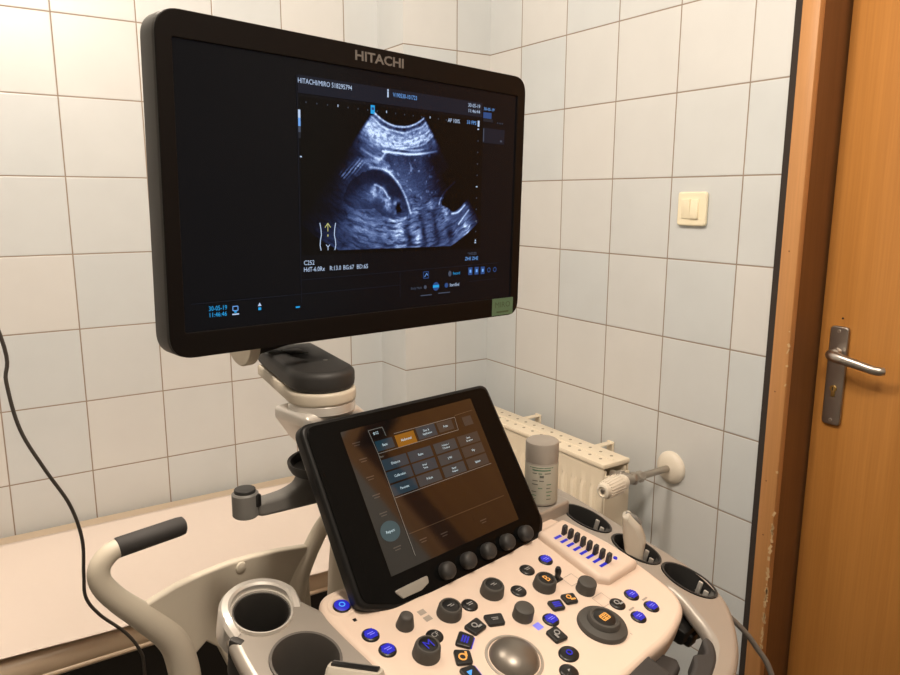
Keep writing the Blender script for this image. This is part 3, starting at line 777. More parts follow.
# trackball
TB = (-0.0535, -0.1195)
s = MB(); s.lathe([(0.0310, 0), (0.0306, 0.0008), (0.0285, 0.0012), (0.0278, 0.0004), (0.0272, -0.006)], 'ball_ring', CP @ Matrix.Translation((*TB, 0)), 48); mpart(s, 'trackball_ring', None, con)
s = MB(); s.lathe([(0.0268*math.sin(PI*i/24), -0.0025-0.0268*math.cos(PI*i/24)*0.62) for i in range(25)], 'ball', CP @ Matrix.Translation((*TB, 0)), 48); mpart(s, 'trackball', 'shiny grey trackball', con)
# keys round the trackball
def key(x, y, w, h, ang, glyph=None, edge=None, label=None):
    s = MB(); X = CP @ Matrix.Translation((x, y, 0)) @ Matrix.Rotation(ang, 4, 'Z')
    s.shape([round_poly([(-w/2*0.86, -h/2), (w/2*0.86, -h/2), (w/2, h/2), (-w/2, h/2)], 0.0032)], 0.0042, 'key', 0.0012, X, z=0.0036)
    if glyph: glyph(s, X)
    if edge: s.box((0, -h/2-0.0002, 0.0014), (w*0.72, 0.0012, 0.0022), edge, mtx=X)
    return mpart(s, 'key', label, con)
def kring(x, y):
    return math.atan2(y-TB[1], x-TB[0])-PI/2
def ka(x, y, w, h, glyph, edge=None, label=None): key(x, y, w, h, kring(x, y), glyph, edge, label)
def g_blueblock(s, X):
    for dy in (-0.0028, 0, 0.0028): s.box((0.0003*dy, dy, 0.0037), (0.0095, 0.0018, 0.0004), 'blue', mtx=X)
def g_arrow(s, X):
    s.poly([(-0.004, 0.003), (0.003, 0.004), (0.003, -0.003)], 'cyan', X, 0.0040)
ka(-0.0335, -0.0717, 0.0225, 0.0160, g_bars('glyph'))
ka(-0.0590, -0.0676, 0.0225, 0.0165, g_ring('glyph'))
ka(-0.0825, -0.0750, 0.0205, 0.0170, g_blueblock, 'blue', 'key lit blue')
ka(-0.1000, -0.0908, 0.0195, 0.0175, g_ring('orange', 0.0046), None, 'key lit orange')
ka(-0.1082, -0.1105, 0.0200, 0.0170, g_arrow, 'blue', 'key with a blue arrow')
ka(0.0088, -0.1247, 0.0205, 0.0175, g_ring('glyph'))
disc_button(0.0229, -0.1055, 0.0092, 'blue')
key(0.0456, -0.0950, 0.0185, 0.0150, R(-20), g_blueblock, None, 'key lit blue')
key(0.0679, -0.0965, 0.0185, 0.0150, R(-20), g_ring('orange', 0.0032), None, 'key lit orange')
disc_button(0.0000, -0.1490, 0.0118, 'dark', glyph=lambda s, X: (s.lathe([(0.0036, 0.0040), (0.0036, 0.0045), (0.0024, 0.0045), (0.0024, 0.0040)], 'blue', X, 18)), ry=0.0100)
disc_button(-0.0194, -0.1645, 0.0098, 'dark', glyph=lambda s, X: s.poly([(-0.002, -0.001), (0.002, 0.001), (-0.001, 0.002)], 'glyph', X, 0.0041))

# ---- touch panel
tp_out = [(-0.1535, -0.1035), (0.1445, -0.0985), (0.1492, 0.0985), (0.134, 0.1175), (0.0402, 0.1252), (-0.0378, 0.1251), (-0.112, 0.1190), (-0.1550, 0.1020)]
pts = round_poly([(p[0], -p[1]) for p in tp_out], [0.015, 0.013, 0.02, 0.018, 0.2, 0.2, 0.05, 0.016], 8)
b = MB(); b.shape([pts], 0.018, 'black', 0.0045, TP, z=-0.0006, res=4)
tch = mpart(b, 'touch_panel', 'tilted black touch panel')
s = MB()
inn = [Vector((p.x*0.962, p.y*0.955)) for p in pts]
s.shape([inn, round_poly([(-0.1055, -0.084), (0.1055, -0.084), (0.1055, 0.084), (-0.1055, 0.084)], 0.001)], 0.0016, 'gloss', 0.0005, TP, z=0.0006)
mpart(s, 'glass_bezel', None, tch)
for x in (-0.0345, -0.0002, 0.0341, 0.0684, 0.1031):
    s = MB(); X = TP @ Matrix.Translation((x, -0.1030, 0))
    s.lathe([(0.0098, 0), (0.0100, 0.003), (0.0098, 0.008), (0.0088, 0.0105), (0.006, 0.0122), (0, 0.0128)], 'darkgrey', X, 28); mpart(s, 'knob', None, tch)
s = MB(); s.shape([round_poly([(-0.1099, -0.0990), (-0.0607, -0.0985), (-0.0625, -0.1065), (-0.0749, -0.1105), (-0.1015, -0.1100)], 0.0025)], 0.003, 'latch', 0.001, TP, z=0.0024); mpart(s, 'latch_plate', 'light grey latch plate', tch)
# neck behind the panel
s = MB(); s.tube([(0.0, 0.02, 1.06), (0.0, 0.06, 1.02), (0.0, 0.06, 0.95)], 0.04, 'darkgrey', seg=18); mpart(s, 'panel_neck', None, tch)
# touch screen contents
s = MB(); Z = 0.0004; Z2 = 0.0006; Z3 = 0.0008
s.rect(-0.1055, -0.084, 0.1055, 0.084, 'touch_glass', TP, 0.0002)
def T(x, y): return (x, -y)
def tbtn(x, y, w, h, m, txts, th=0.0031, tm='t_white'):
    s.rect(x-w/2, -y-h/2, x+w/2, -y+h/2, m, TP, Z)
    n = len(txts)
    for i, t in enumerate(txts):
        s.text(t, (x, -y+((n-1)/2-i)*th*1.5), th, tm, TP, z=Z2, align='CENTER')
s.text('8/12', T(-0.0595, -0.0725), 0.0034, 't_white', TP, z=Z2, align='CENTER')
tbtn(-0.0525, -0.0568, 0.026, 0.0125, 't_btn', ['Basic'])
tbtn(-0.0202, -0.0560, 0.030, 0.0150, 't_orange', ['Abdominal'])
tbtn(0.0140, -0.0575, 0.031, 0.0150, 't_btn', ['Dist. &', 'Application'], 0.0027)
tbtn(0.0462, -0.0575, 0.026, 0.0125, 't_btn3', ['Print'])
tbtn(0.0855, -0.0562, 0.016, 0.0120, 't_btn3', ['x'], tm='t_grey')
rows = [(-0.0332, ['Distance'], ['Ratio'], ['Volume 1', 'T.Volume'], ['Bone', 'Distance']), (-0.0180, ['Calibration'], ['Area/', 'Trace'], ['L*W'], ['Hip']), (-0.0026, ['Pancreas'], ['P-Vein'], ['Renal', 'Volume'], ['Spleen'])]
for y, *cells in rows:
    for k, (x, c) in enumerate(zip((-0.0470, -0.0075, 0.0343, 0.0757), cells)):
        w = 0.037
        mm = 't_btn' if k == 0 or (k == 1 and y < -0.01) else ('t_btn2' if k in (1, 2) else 't_btn3')
        tbtn(x, y, w, 0.0132, mm, c, 0.0030 if len(c) == 1 else 0.0025)
s.text('Basic', T(-0.0655, -0.0430), 0.0022, 't_line', TP, z=Z2)
s.lathe([(0.0135, Z), (0, Z)], 't_oval', TP @ Matrix.Translation((-0.0868, -0.0384, 0)), 32, sx=1.0, sy=0.85)
s.text('Report', (-0.0868, -0.0384), 0.0034, 't_white', TP, z=Z2, align='CENTER')
for x, y in ((-0.0901, -0.0676), (-0.0885, -0.0477), (-0.0878, -0.0258), (-0.0884, -0.0045), (-0.0877, 0.017), (-0.0855, 0.0572), (-0.0481, 0.0602), (-0.0164, 0.0633), (0.048, 0.0673)):
    s.box((x, -y, Z), (0.011, 0.0012, 0.0001), 't_dimtext', mtx=TP); s.box((x, -y-0.003, Z), (0.008, 0.0010, 0.0001), 't_dimtext', mtx=TP)
for x in (-0.048, -0.016, 0.048): s.rect(x-0.014, -0.067, x+0.014, -0.056, 'touch_glass', TP, 0.0003)
for a, c in (((-0.0687, -0.0774), (-0.0665, -0.0482)), ((-0.0665, -0.0482), (0.0640, -0.0482)), ((0.0640, -0.0482), (0.0660, -0.0652)), ((0.0660, -0.0652), (-0.0350, -0.0660)), ((-0.0687, -0.0774), (-0.0480, -0.0774)), ((-0.0480, -0.0774), (-0.0470, -0.0660)), ((-0.0665, -0.0482), (-0.0666, 0.0740)), ((-0.0655, 0.0060), (0.0960, 0.0056))):
    s.line(T(*a), T(*c), 0.0006, 't_line', TP, Z3)
for a, c in (((-0.0645, 0.0491), (0.0960, 0.0495)), ((0.0670, -0.0672), (0.1000, -0.0680))):
    s.line(T(*a), T(*c), 0.0006, 't_line_dim', TP, Z3)
tsc = mpart(s, 'touch_screen', 'lit touch screen with rows of buttons', tch)

# ---- monitor
b = MB()
oc = round_poly([(-0.2700, -0.1725), (0.2705, -0.1725), (0.2705, 0.1725), (-0.2700, 0.1725)], [0.026, 0.022, 0.024, 0.026], 10)
b.shape([oc], 0.034, 'bezel_side', 0.004, MP, z=-0.0015, res=3)
b.shape([round_poly([(-0.2, -0.12), (0.2, -0.12), (0.2, 0.12), (-0.2, 0.12)], 0.02)], 0.03, 'bezel_side', 0.008, MP, z=-0.030)
mon = mpart(b, 'monitor', 'wide black monitor showing a scan')
s = MB()
s.shape([[p*0.998 for p in oc], round_poly([(-0.2530, -0.1452), (0.2530, -0.1452), (0.2530, 0.1452), (-0.2530, 0.1452)], 0.002)], 0.0040, 'bezel', 0.0012, MP, z=0.0016)
mpart(s, 'front_bezel', None, mon)
s = MB(); s.text('HITACHI', (0.0017, 0.1603), 0.0108, 'logo', MP, width=0.0735, z=0.0016, align='CENTER', ext=0.0004, bold=0.022); mpart(s, 'logo', 'grey maker lettering', mon)
s = MB(); s.box((0.2350, -0.1578, 0.0018), (0.0455, 0.0252, 0.0006), 'sticker', mtx=MP)
s.text('MIRO', (0.2350, -0.1545), 0.0085, 'sticker_ink', MP, width=0.033, z=0.0022, align='CENTER')
s.box((0.235, -0.1655, 0.0022), (0.026, 0.0022, 0.0002), 'sticker_ink', mtx=MP); mpart(s, 'sticker', 'green sticker on the bezel corner', mon)

# screen: an emissive scan painted by numbers on a fine grid, plus its lettering
rng = np.random.default_rng(7)
def vnoise(x, y, f, sx=1, sy=1):
    gx, gy = x*f*sx+40, y*f*sy+40
    G = rng.random((160, 160))
    x0 = np.floor(gx).astype(int); y0 = np.floor(gy).astype(int)
    fx, fy = gx-x0, gy-y0; fx = fx*fx*(3-2*fx); fy = fy*fy*(3-2*fy)
    g = lambda i, j: G[i % 160, j % 160]
    return (g(x0, y0)*(1-fx)*(1-fy)+g(x0+1, y0)*fx*(1-fy)+g(x0, y0+1)*(1-fx)*fy+g(x0+1, y0+1)*fx*fy)
def seg_dist(x, y, pts):
    d = np.full(x.shape, 9.0)
    P = catmull([(p[0], p[1], 0) for p in pts], 6)
    for a, c in zip(P, P[1:]):
        ax, ay, bx, by = a.x, a.y, c.x, c.y
        L = max((bx-ax)**2+(by-ay)**2, 1e-12)
        t = np.clip(((x-ax)*(bx-ax)+(y-ay)*(by-ay))/L, 0, 1)
        d = np.minimum(d, np.hypot(x-ax-t*(bx-ax), y-ay-t*(by-ay)))
    return d
def inside(x, y, pts):
    P = [(p.x, p.y) for p in catmull([(p[0], p[1], 0) for p in pts], 6, True)]
    c = np.zeros(x.shape, bool)
    for i in range(len(P)):
        x1, y1 = P[i]; x2, y2 = P[i-1]
        if y1 == y2: continue
        c ^= ((y1 > y) != (y2 > y)) & (x < (x2-x1)*(y-y1)/(y2-y1)+x1)
    return c
def sstep(a, b, t):
    t = np.clip((t-a)/(b-a), 0, 1); return t*t*(3-2*t)
def fbm(a, c, f, n=3):
    o = 0; amp = 0.5; tot = 0
    for k in range(n):
        o = o+amp*vnoise(a*f*2**k+3.7*k, c*f*2**k+1.3*k, 1); tot += amp; amp *= 0.6
    return o/tot
def scan(x, y):
    cx, cy = 0.0343, 0.1506
    dx, dy = x-cx, y-cy
    r = np.hypot(dx, dy); th = np.arctan2(dx, -dy)
    d0 = r-0.0646
    wx = (fbm(x, y, 70)-0.5)*0.008; wy = (fbm(x+1, y+2, 70)-0.5)*0.006
    xw, yw = x+wx, y+wy
    arc = th*0.12+wx                                       # length along the arc
    sp = fbm(arc*150, (r+wy)*420, 1)                       # lateral streaks
    fine = fbm(arc*420, (r+wy)*700, 1, 2)
    big = fbm(x, y, 42)
    G = lambda pts, w, xx=xw, yy=yw: np.exp(-(seg_dist(xx, yy, pts)/w)**2)
    B = lambda ex, ey, a, c: np.exp(-(((xw-ex)/a)**2+((yw-ey)/c)**2))
    I = 0.20+0.30*(sp-0.5)+0.12*(fine-0.5)+0.22*(big-0.5)
    near = np.exp(-((d0-0.020)/0.013)**2)
    I += near*(0.10+0.75*sp)
    I += 0.62*np.exp(-((d0-0.0012)/0.0011)**2)-0.16*np.exp(-((d0-0.0042)/0.0020)**2)
    I += 0.42*np.exp(-((d0-0.0078-0.0006*np.sin(th*14))/0.0011)**2)
    for rr, a, ph in ((0.0135, .25, 0.3), (0.0190, .38, 1.7), (0.0235, .26, 3.0), (0.0275, .30, 4.1)):
        I += a*np.exp(-((d0-rr-0.0012*np.sin(th*8+ph)+wy*0.2)/0.0010)**2)*sstep(-0.42, -0.15, th)*(0.35+0.9*sp)
    I -= 0.20*np.exp(-((d0-0.0300)/0.0018)**2)*sstep(-0.3, -0.1, th)
    I += 0.34*B(-0.004, 0.074, 0.017, 0.017)*(0.3+sp)
    I += 0.90*G([(0.008, 0.0535), (0.03, 0.0530), (0.0516, 0.0524), (0.075, 0.0548), (0.0983, 0.0590)], 0.0013, x, y)
    I += 0.40*G([(0.030, 0.0585), (0.0516, 0.0575), (0.075, 0.0600)], 0.0010, x, y)
    I += 0.45*G([(-0.022, 0.0535), (-0.010, 0.048), (0.004, 0.0445), (0.012, 0.0520)], 0.0022)
    I += 0.45*G([(-0.040, 0.036), (-0.012, 0.0405), (0.006, 0.0390), (0.022, 0.030)], 0.0050)*(0.2+1.1*sp)
    liver = inside(xw, yw, [(0.015, 0.049), (0.05, 0.050), (0.098, 0.054), (0.112, 0.035), (0.100, 0.010), (0.085, 0.000), (0.068, -0.002), (0.045, 0.015), (0.024, 0.034)])
    I = np.where(liver, 0.17+0.16*(fine-0.5)+0.10*(big-.5)+0.10*G([(0.035, 0.035), (0.06, 0.0)], 0.012), I)
    ves = fbm(x, y, 150, 2)
    I += 0.30*sstep(0.66, 0.78, ves)*liver
    cav = inside(xw, yw, [(-0.050, -0.004), (-0.040, 0.016), (-0.0210, 0.0285), (0.0063, 0.0318), (0.0272, 0.0222), (0.0430, 0.0015), (0.0500, -0.0198), (0.0400, -0.0290), (0.0162, -0.026), (-0.0092, -0.0165), (-0.035, -0.0160)])
    I = np.where(cav, 0.05+0.16*np.maximum(0, big-0.42)+0.04*fine, I)
    I += 0.26*B(-0.028, -0.004, 0.026, 0.011)*sp+0.20*B(-0.012, 0.004, 0.014, 0.010)*sp
    I += 0.70*G([(-0.012, 0.0335), (0.0111, 0.0312), (0.0288, 0.0200), (0.0439, 0.0016), (0.0543, -0.0218)], 0.0016, x, y)*(0.55+0.6*sp)
    I += 0.26*G([(0.016, 0.032), (0.034, 0.0205), (0.050, 0.002), (0.060, -0.0218)], 0.0055)*sp
    I += 0.55*G([(0.020, -0.028), (0.032, -0.0305), (0.044, -0.0265)], 0.0018)
    fet = G([(-0.0061, 0.0020), (0.0033, 0.0014), (0.0161, -0.0082), (0.0307, -0.0132)], 0.0080)
    tex = fbm(x, y, 210, 2)
    I += fet*(0.22+1.25*np.maximum(0, tex-0.38))
    I += 0.55*G([(-0.003, 0.0115), (0.006, 0.0090), (0.014, 0.0032), (0.020, -0.002)], 0.0013)
    I -= 0.5*B(0.0340, -0.0150, 0.0035, 0.0055)
    # bright tissue behind the sac
    low = sstep(0.0, 1.0, (-0.012-y)/0.03)*np.exp(-((x-0.045)/0.062)**2)
    I += low*(0.06+0.62*np.maximum(0, sp-0.30))
    for ex, ey, a_, c_, k in ((0.089, -0.0105, 0.0065, 0.006, .75), (0.1148, -0.0210, 0.0085, 0.010, .80), (0.105, -0.030, 0.008, 0.008, .35), (0.1575, -0.0399, 0.0075, 0.0105, .95), (0.0361, -0.049, 0.012, 0.020, .55), (-0.030, -0.0298, 0.018, 0.014, .30), (-0.010, -0.045, 0.03, 0.012, .16), (0.066, -0.016, 0.012, 0.022, .35), (0.1346, -0.045, 0.02, 0.015, .15), (0.0680, -0.0560, 0.005, 0.008, .50)):
        I += k*B(ex, ey, a_, c_)*(0.15+1.4*np.maximum(0, sp-0.22))
    for ex, ey, w_, h_ in ((0.0520, -0.0510, 0.0050, 0.018), (0.0985, -0.0400, 0.0058, 0.022), (0.0765, -0.0440, 0.0040, 0.020), (0.125, -0.050, 0.006, 0.012)):
        I = I*(1-0.72*np.exp(-(((xw-ex-(y-ey)*-0.22)/w_)**2+((y-ey)/h_)**2)))
    wedge = inside(x, y, [(0.1090, 0.030), (0.119, 0.011), (0.108, -0.008), (0.120, -0.014), (0.132, -0.019), (0.150, -0.008), (0.175, 0.02), (0.15, 0.05)])
    I = np.where(wedge, 0.0, I)
    I += 0.60*G([(0.1042, -0.0094), (0.1070, -0.002), (0.1159, 0.0085), (0.1324, 0.0207)], 0.0011, x, y)
    I += 0.70*G([(0.128, -0.0215), (0.140, -0.0195), (0.1526, -0.0098)], 0.0013, x, y)
    I += 0.60*G([(0.1414, -0.036), (0.150, -0.027), (0.1606, -0.0165)], 0.0012, x, y)
    fl = sstep(-0.66, -0.28, th); deep = sstep(0.02, 0.07, d0)
    I = I*(1-deep*(1-fl)*0.90)
    I += deep*0.42*G([(-0.026, 0.038), (-0.050, 0.022)], 0.0042)*(np.sin((x-y)*1150) > 0.1)*(0.4+sp)
    rightdark = sstep(0.30, 0.52, th)*sstep(0.028, 0.055, d0)*(y > -0.006)
    I = np.where(y > 0.0, I*(1-0.9*rightdark), I*(1-0.45*rightdark))
    mask = (np.abs(th) < 0.685) & (d0 > 0) & (r < 0.2350) & (y > -0.0655)
    edge = 1-sstep(0.64, 0.685, np.abs(th))*0.8
    spk = 0.86+0.28*np.random.default_rng(3).random(x.shape)
    return np.where(mask, np.clip(I*spk, 0, 1)*edge, 0)

def screen_grid():
    nx, ny = 330, 210
    x0, x1, y0_, y1_ = -0.110, 0.185, -0.070, 0.106
    xs = np.linspace(x0, x1, nx+1); ys = np.linspace(y0_, y1_, ny+1)
    Xg, Yg = np.meshgrid(xs, ys, indexing='ij')
    I = scan(Xg, Yg)
    return Xg, Yg, I
Xg, Yg, I = screen_grid()
s = MB()
s.rect(-0.2530, -0.1452, 0.2530, 0.1452, 'screen_off', MP, -0.0006)
Zs = 0.0
bm2 = bmesh.new(); ca = bm2.loops.layers.float_color.new('scan')
vs = [[bm2.verts.new((Xg[i, j], Yg[i, j], -0.0003)) for j in range(Xg.shape[1])] for i in range(Xg.shape[0])]
g_ = np.clip(I, 0, 1)
col = np.stack([g_**1.85*0.36+g_**4*0.32, g_**1.72*0.52+g_**4*0.32, g_**1.45*0.98+g_**4*0.10], -1)*1.1+np.array([0.0016, 0.0014, 0.0014])
ivals = {}
for i in range(Xg.shape[0]-1):
    for j in range(Xg.shape[1]-1):
        f = bm2.faces.new((vs[i][j], vs[i+1][j], vs[i+1][j+1], vs[i][j+1]))
        for lp, (a, c) in zip(f.loops, ((i, j), (i+1, j), (i+1, j+1), (i, j+1))):
            lp[ca] = (*[float(q) for q in col[a, c]], 1.0)
ms = bpy.data.materials.new('scan_image'); ms.use_nodes = True
nt = ms.node_tree; pb = nt.nodes['Principled BSDF']; pb.inputs['Base Color'].default_value = (0.003, 0.003, 0.003, 1); pb.inputs['Roughness'].default_value = 0.2; pb.inputs['Specular IOR Level'].default_value = 0.12
at = nt.nodes.new('ShaderNodeVertexColor'); at.layer_name = 'scan'
nt.links.new(at.outputs['Color'], pb.inputs['Emission Color']); pb.inputs['Emission Strength'].default_value = 1.0
M['scan_image'] = ms
s._merge(bm2, 'scan_image', MP, smooth=False)
Z = 0.0002
s.rect(-0.1120, 0.1095, 0.182, 0.1285, 'px_bar', MP, -0.0001)
s.text('HITACHI/MIRO 518295794', (-0.1119, 0.1200), 0.0056, 'px_white', MP, width=0.0732, z=Z)
s.box((0.0153, 0.1215, Z), (0.0022, 0.0070, 0.0001), 'px_white', mtx=MP); s.lathe([(0.0013, Z), (0, Z)], 'px_white', MP @ Matrix.Translation((0.0153, 0.1265, 0)), 12)
s.text('V190530-101723', (0.0232, 0.1196), 0.0052, 'px_blue', MP, width=0.0390, z=Z)
s.text('30-05-19', (0.1545, 0.1210), 0.0050, 'px_white', MP, width=0.0230, z=Z)
s.text('11:46:44', (0.1555, 0.1140), 0.0046, 'px_white', MP, width=0.0220, z=Z)
s.text('30-05-19', (0.1852, 0.1195), 0.0040, 'px_blue', MP, width=0.0210, z=Z)
s.rect(0.1844, 0.1090, 0.2009, 0.1169, 'px_navy', MP, 0); s.rect(0.1844, 0.1045, 0.2040, 0.1085, 'px_faint', MP, 0)
s.rect(0.1845, 0.0760, 0.2290, 0.0960, 'px_bar', MP, 0); s.rect(0.2200, 0.0790, 0.2240, 0.0815, 'px_dim', MP, Z); s.rect(0.1850, 0.0775, 0.1868, 0.0950, 'px_dim', MP, Z)
for k in range(4): s.rect(0.2130+k*0.0035, 0.1035, 0.2140+k*0.0035, 0.1055, 'px_dim', MP, Z)
s.text('AP 100%', (0.1171, 0.0978), 0.0052, 'px_white', MP, width=0.0223, z=Z)
s.text('33 FPS', (0.1527, 0.0985), 0.0050, 'px_blue', MP, width=0.0180, z=Z); s.rect(0.1735, 0.0965, 0.1770, 0.1045, 'px_white', MP, Z)
for k in range(17):
    x = -0.1020+k*0.0144; s.rect(x-0.0006, 0.0994, x+0.0006, 0.1010+(0.0012 if k % 5 == 3 else 0), 'px_dim' if k % 5 != 3 else 'px_white', MP, Z)
s.rect(-0.0112, 0.0965, -0.0050, 0.1065, 'px_cyan', MP, Z); s.rect(-0.0100, 0.1010, -0.0062, 0.1040, 'px_navy', MP, Z*1.5)
for k in range(11):
    y = 0.0930-k*0.0155; w = 0.0012 if k % 5 else 0.0022
    s.rect(0.1755-w, y-0.0007, 0.1755+w*0.4, y+0.0009, 'px_white' if k % 5 == 0 else 'px_dim', MP, Z)
s.poly([(0.1735, -0.0600), (0.1765, -0.0600), (0.1750, -0.0565)], 'px_white', MP, Z); s.poly([(0.1720, -0.0320), (0.1770, -0.0305), (0.1770, -0.0340)], 'px_dim', MP, Z)
for k in range(14):
    y = 0.0915-k*0.0022
    s.rect(-0.1125, y-0.0022, -0.1095, y, 'px_white' if k < 4 else ('px_blue' if k < 8 else ('px_dim' if k < 11 else 'px_faint')), MP, Z)
s.rect(-0.1110, 0.0400, -0.1085, 0.0415, 'px_white', MP, Z)
# body mark
def pline(pts, w, m):
    P = [Vector((p[0], p[1])) for p in pts]
    for a, c in zip(P, P[1:]): s.line(a, c, w, m, MP, Z)
bl = [(-0.0856, -0.0330), (-0.0842, -0.0400), (-0.0836, -0.0470), (-0.0850, -0.0530), (-0.0856, -0.0590), (-0.0842, -0.0650)]
pline(bl, 0.0011, 'px_white'); pline([(-0.1490-p[0], p[1]) for p in bl], 0.0011, 'px_white')
pline([(-0.0745, -0.0335), (-0.0745, -0.0430)], 0.0010, 'px_yellow'); pline([(-0.0785, -0.0385), (-0.0745, -0.0335), (-0.0705, -0.0385)], 0.0010, 'px_yellow'); s.rect(-0.0752, -0.0490, -0.0738, -0.0465, 'px_yellow', MP, Z)
pline([(-0.0772, -0.0585), (-0.0745, -0.0612), (-0.0718, -0.0585)], 0.0009, 'px_white'); pline([(-0.0745, -0.0612), (-0.0745, -0.0650)], 0.0009, 'px_white')
s.text('C252', (-0.1080, -0.0812), 0.0055, 'px_white', MP, width=0.0143, z=Z)
s.text('HdT-6.0Rx', (-0.1081, -0.0890), 0.0055, 'px_white', MP, width=0.0289, z=Z)
s.text('R:13.0', (-0.0721, -0.0890), 0.0055, 'px_white', MP, width=0.0160, z=Z)
s.text('BG:67', (-0.0525, -0.0890), 0.0055, 'px_white', MP, width=0.0157, z=Z)
s.text('BD:65', (-0.0323, -0.0890), 0.0055, 'px_white', MP, width=0.0169, z=Z)
s.text('*HI320', (0.1600, -0.0790), 0.0042, 'px_dim', MP, width=0.0180, z=Z)
s.text('ZHE ZHE', (0.1551, -0.0862), 0.0048, 'px_blue', MP, width=0.0262, z=Z)
s.line((-0.1115, -0.0982), (0.2250, -0.0925), 0.0006, 'px_bar', MP, Z); s.line((-0.2450, -0.1157), (0.0370, -0.1134), 0.0006, 'px_bar', MP, Z)
s.line((-0.1135, 0.128), (-0.1120, -0.125), 0.0006, 'px_bar', MP, Z); s.line((0.0370, -0.097), (0.0375, -0.130), 0.0006, 'px_bar', MP, Z)
pline([(0.0775, -0.1070), (0.0865, -0.1070), (0.0865, -0.0985), (0.0775, -0.0985), (0.0775, -0.1070)], 0.0009, 'px_navy'); pline([(0.0795, -0.1055), (0.0830, -0.1005), (0.0850, -0.1035)], 0.0009, 'px_blue')
s.lathe([(0.0058, Z), (0, Z)], 'px_navy', MP @ Matrix.Translation((0.1005, -0.1193, 0)), 24); s.rect(0.0950, -0.1208, 0.1060, -0.1174, 'px_cyan', MP, Z*1.5)
s.lathe([(0.0030, Z), (0, Z)], 'px_dim', MP @ Matrix.Translation((0.1322-0.006, -0.1033, 0)), 18, sy=1.3); s.text('Record', (0.1325, -0.1050), 0.0040, 'px_cyan', MP, width=0.0130, z=Z)
s.lathe([(0.0034, Z), (0, Z)], 'px_navy', MP @ Matrix.Translation((0.1200, -0.1190, 0)), 18); s.text('Start/End', (0.1265, -0.1210), 0.0044, 'px_white', MP, width=0.0180, z=Z)
s.text('Body Mark', (0.0560, -0.1208), 0.0034, 'px_dim', MP, width=0.0190, z=Z); s.lathe([(0.0026, Z), (0, Z)], 'px_dim', MP @ Matrix.Translation((0.0810, -0.1190, 0)), 14)
s.box((0.0830, -0.1300, Z), (0.020, 0.0013, 0.0001), 'px_dim', mtx=MP); s.box((0.1160, -0.1290, Z), (0.022, 0.0013, 0.0001), 'px_dim', mtx=MP)
for k in range(5):
    x = 0.1665+k*0.0127
    s.rect(x-0.0040, -0.1072, x+0.0040, -0.0966, 'px_navy', MP, 0) if k < 3 else s.lathe([(0.0036, Z), (0.0024, Z)], 'px_navy', MP @ Matrix.Translation((x, -0.1019, 0)), 14)
    s.rect(x-0.0018, -0.1040, x+0.0018, -0.0998, 'px_blue', MP, Z) if k < 3 else None
s.line((0.165, -0.1165), (0.222, -0.1155), 0.0006, 'px_bar', MP, Z)
s.text('30-05-19', (-0.2258, -0.1245), 0.0052, 'px_cyan', MP, width=0.0205, z=Z)
s.text('11:46:46', (-0.2252, -0.1312), 0.0050, 'px_cyan', MP, width=0.0195, z=Z)
pline([(-0.1985, -0.1265), (-0.1925, -0.1265), (-0.1925, -0.1218), (-0.1985, -0.1218), (-0.1985, -0.1265)], 0.0009, 'px_blue'); s.rect(-0.1995, -0.1312, -0.1915, -0.1298, 'px_white', MP, Z); s.rect(-0.1970, -0.1288, -0.1940, -0.1272, 'px_cyan', MP, Z)
s.poly([(-0.1685, -0.1240), (-0.1640, -0.1240), (-0.1662, -0.1200)], 'px_white', MP, Z); s.rect(-0.1680, -0.1285, -0.1645, -0.1255, 'px_cyan', MP, Z)
s.rect(-0.1200, -0.1302, -0.1145, -0.1284, 'px_cyan', MP, Z)
mpart(s, 'screen', 'lit monitor screen with a grey-blue fan-shaped scan', mon)

# ---- monitor arm
PV = Vector((-0.091, 0.101))
def capshape(w, ext=0.0):
    # rounded bar from behind the monitor to the pivot
    a = Vector((-0.049, 0.248)); d = (PV-a).normalized(); n = Vector((-d.y, d.x))
    o = []
    r = w/2
    for k in range(13):
        t = -PI/2+PI*k/12
        o.append(PV+d*math.cos(t)*r*1.0+n*math.sin(t)*r)
    o += [a+n*r*0.96, a-n*r*0.96]
    return o
b = MB()
b.shape([capshape(0.080)], 0.025, 'darkgrey', 0.008, z=1.2230, res=4)
b.box((-0.068, 0.195, 1.2225), (0.024, 0.034, 0.003), 'black', 0.001, rot=Matrix.Rotation(R(-8), 4, 'Z')); b.box((-0.092, 0.205, 1.2223), (0.011, 0.014, 0.003), 'midgrey', 0.001)
b.cyl((-0.068, 0.125, 1.2223), (-0.068, 0.125, 1.2237), 0.003, 'midgrey', seg=12)
arm = mpart(b, 'monitor_arm', 'dark capped swivel arm under the monitor')
b = MB(); b.shape([capshape(0.082)], 0.016, 'ivory', 0.004, z=1.1985); mpart(b, 'arm_cover', 'ivory lower arm cover', arm)
b = MB(); b.cyl((PV.x, PV.y, 1.1835), (PV.x, PV.y, 1.171), 0.0395, 'silver_bright', 0.0405, seg=40); b.cyl((PV.x, PV.y, 1.1858), (PV.x, PV.y, 1.1830), 0.0370, 'darkgrey', seg=40); mpart(b, 'pivot_collar', None, arm)
# knuckle to the back of the monitor
b = MB()
b.cyl((-0.136, 0.214, 1.2375), (-0.121, 0.215, 1.2375), 0.0265, 'ivory', seg=32); b.cyl((-0.122, 0.216, 1.242), (-0.035, 0.228, 1.252), 0.0215, 'darkgrey', seg=32)
b.box((-0.055, 0.180, 1.32), (0.08, 0.05, 0.14), 'darkgrey', 0.012, 3)
mpart(b, 'tilt_joint', None, arm)
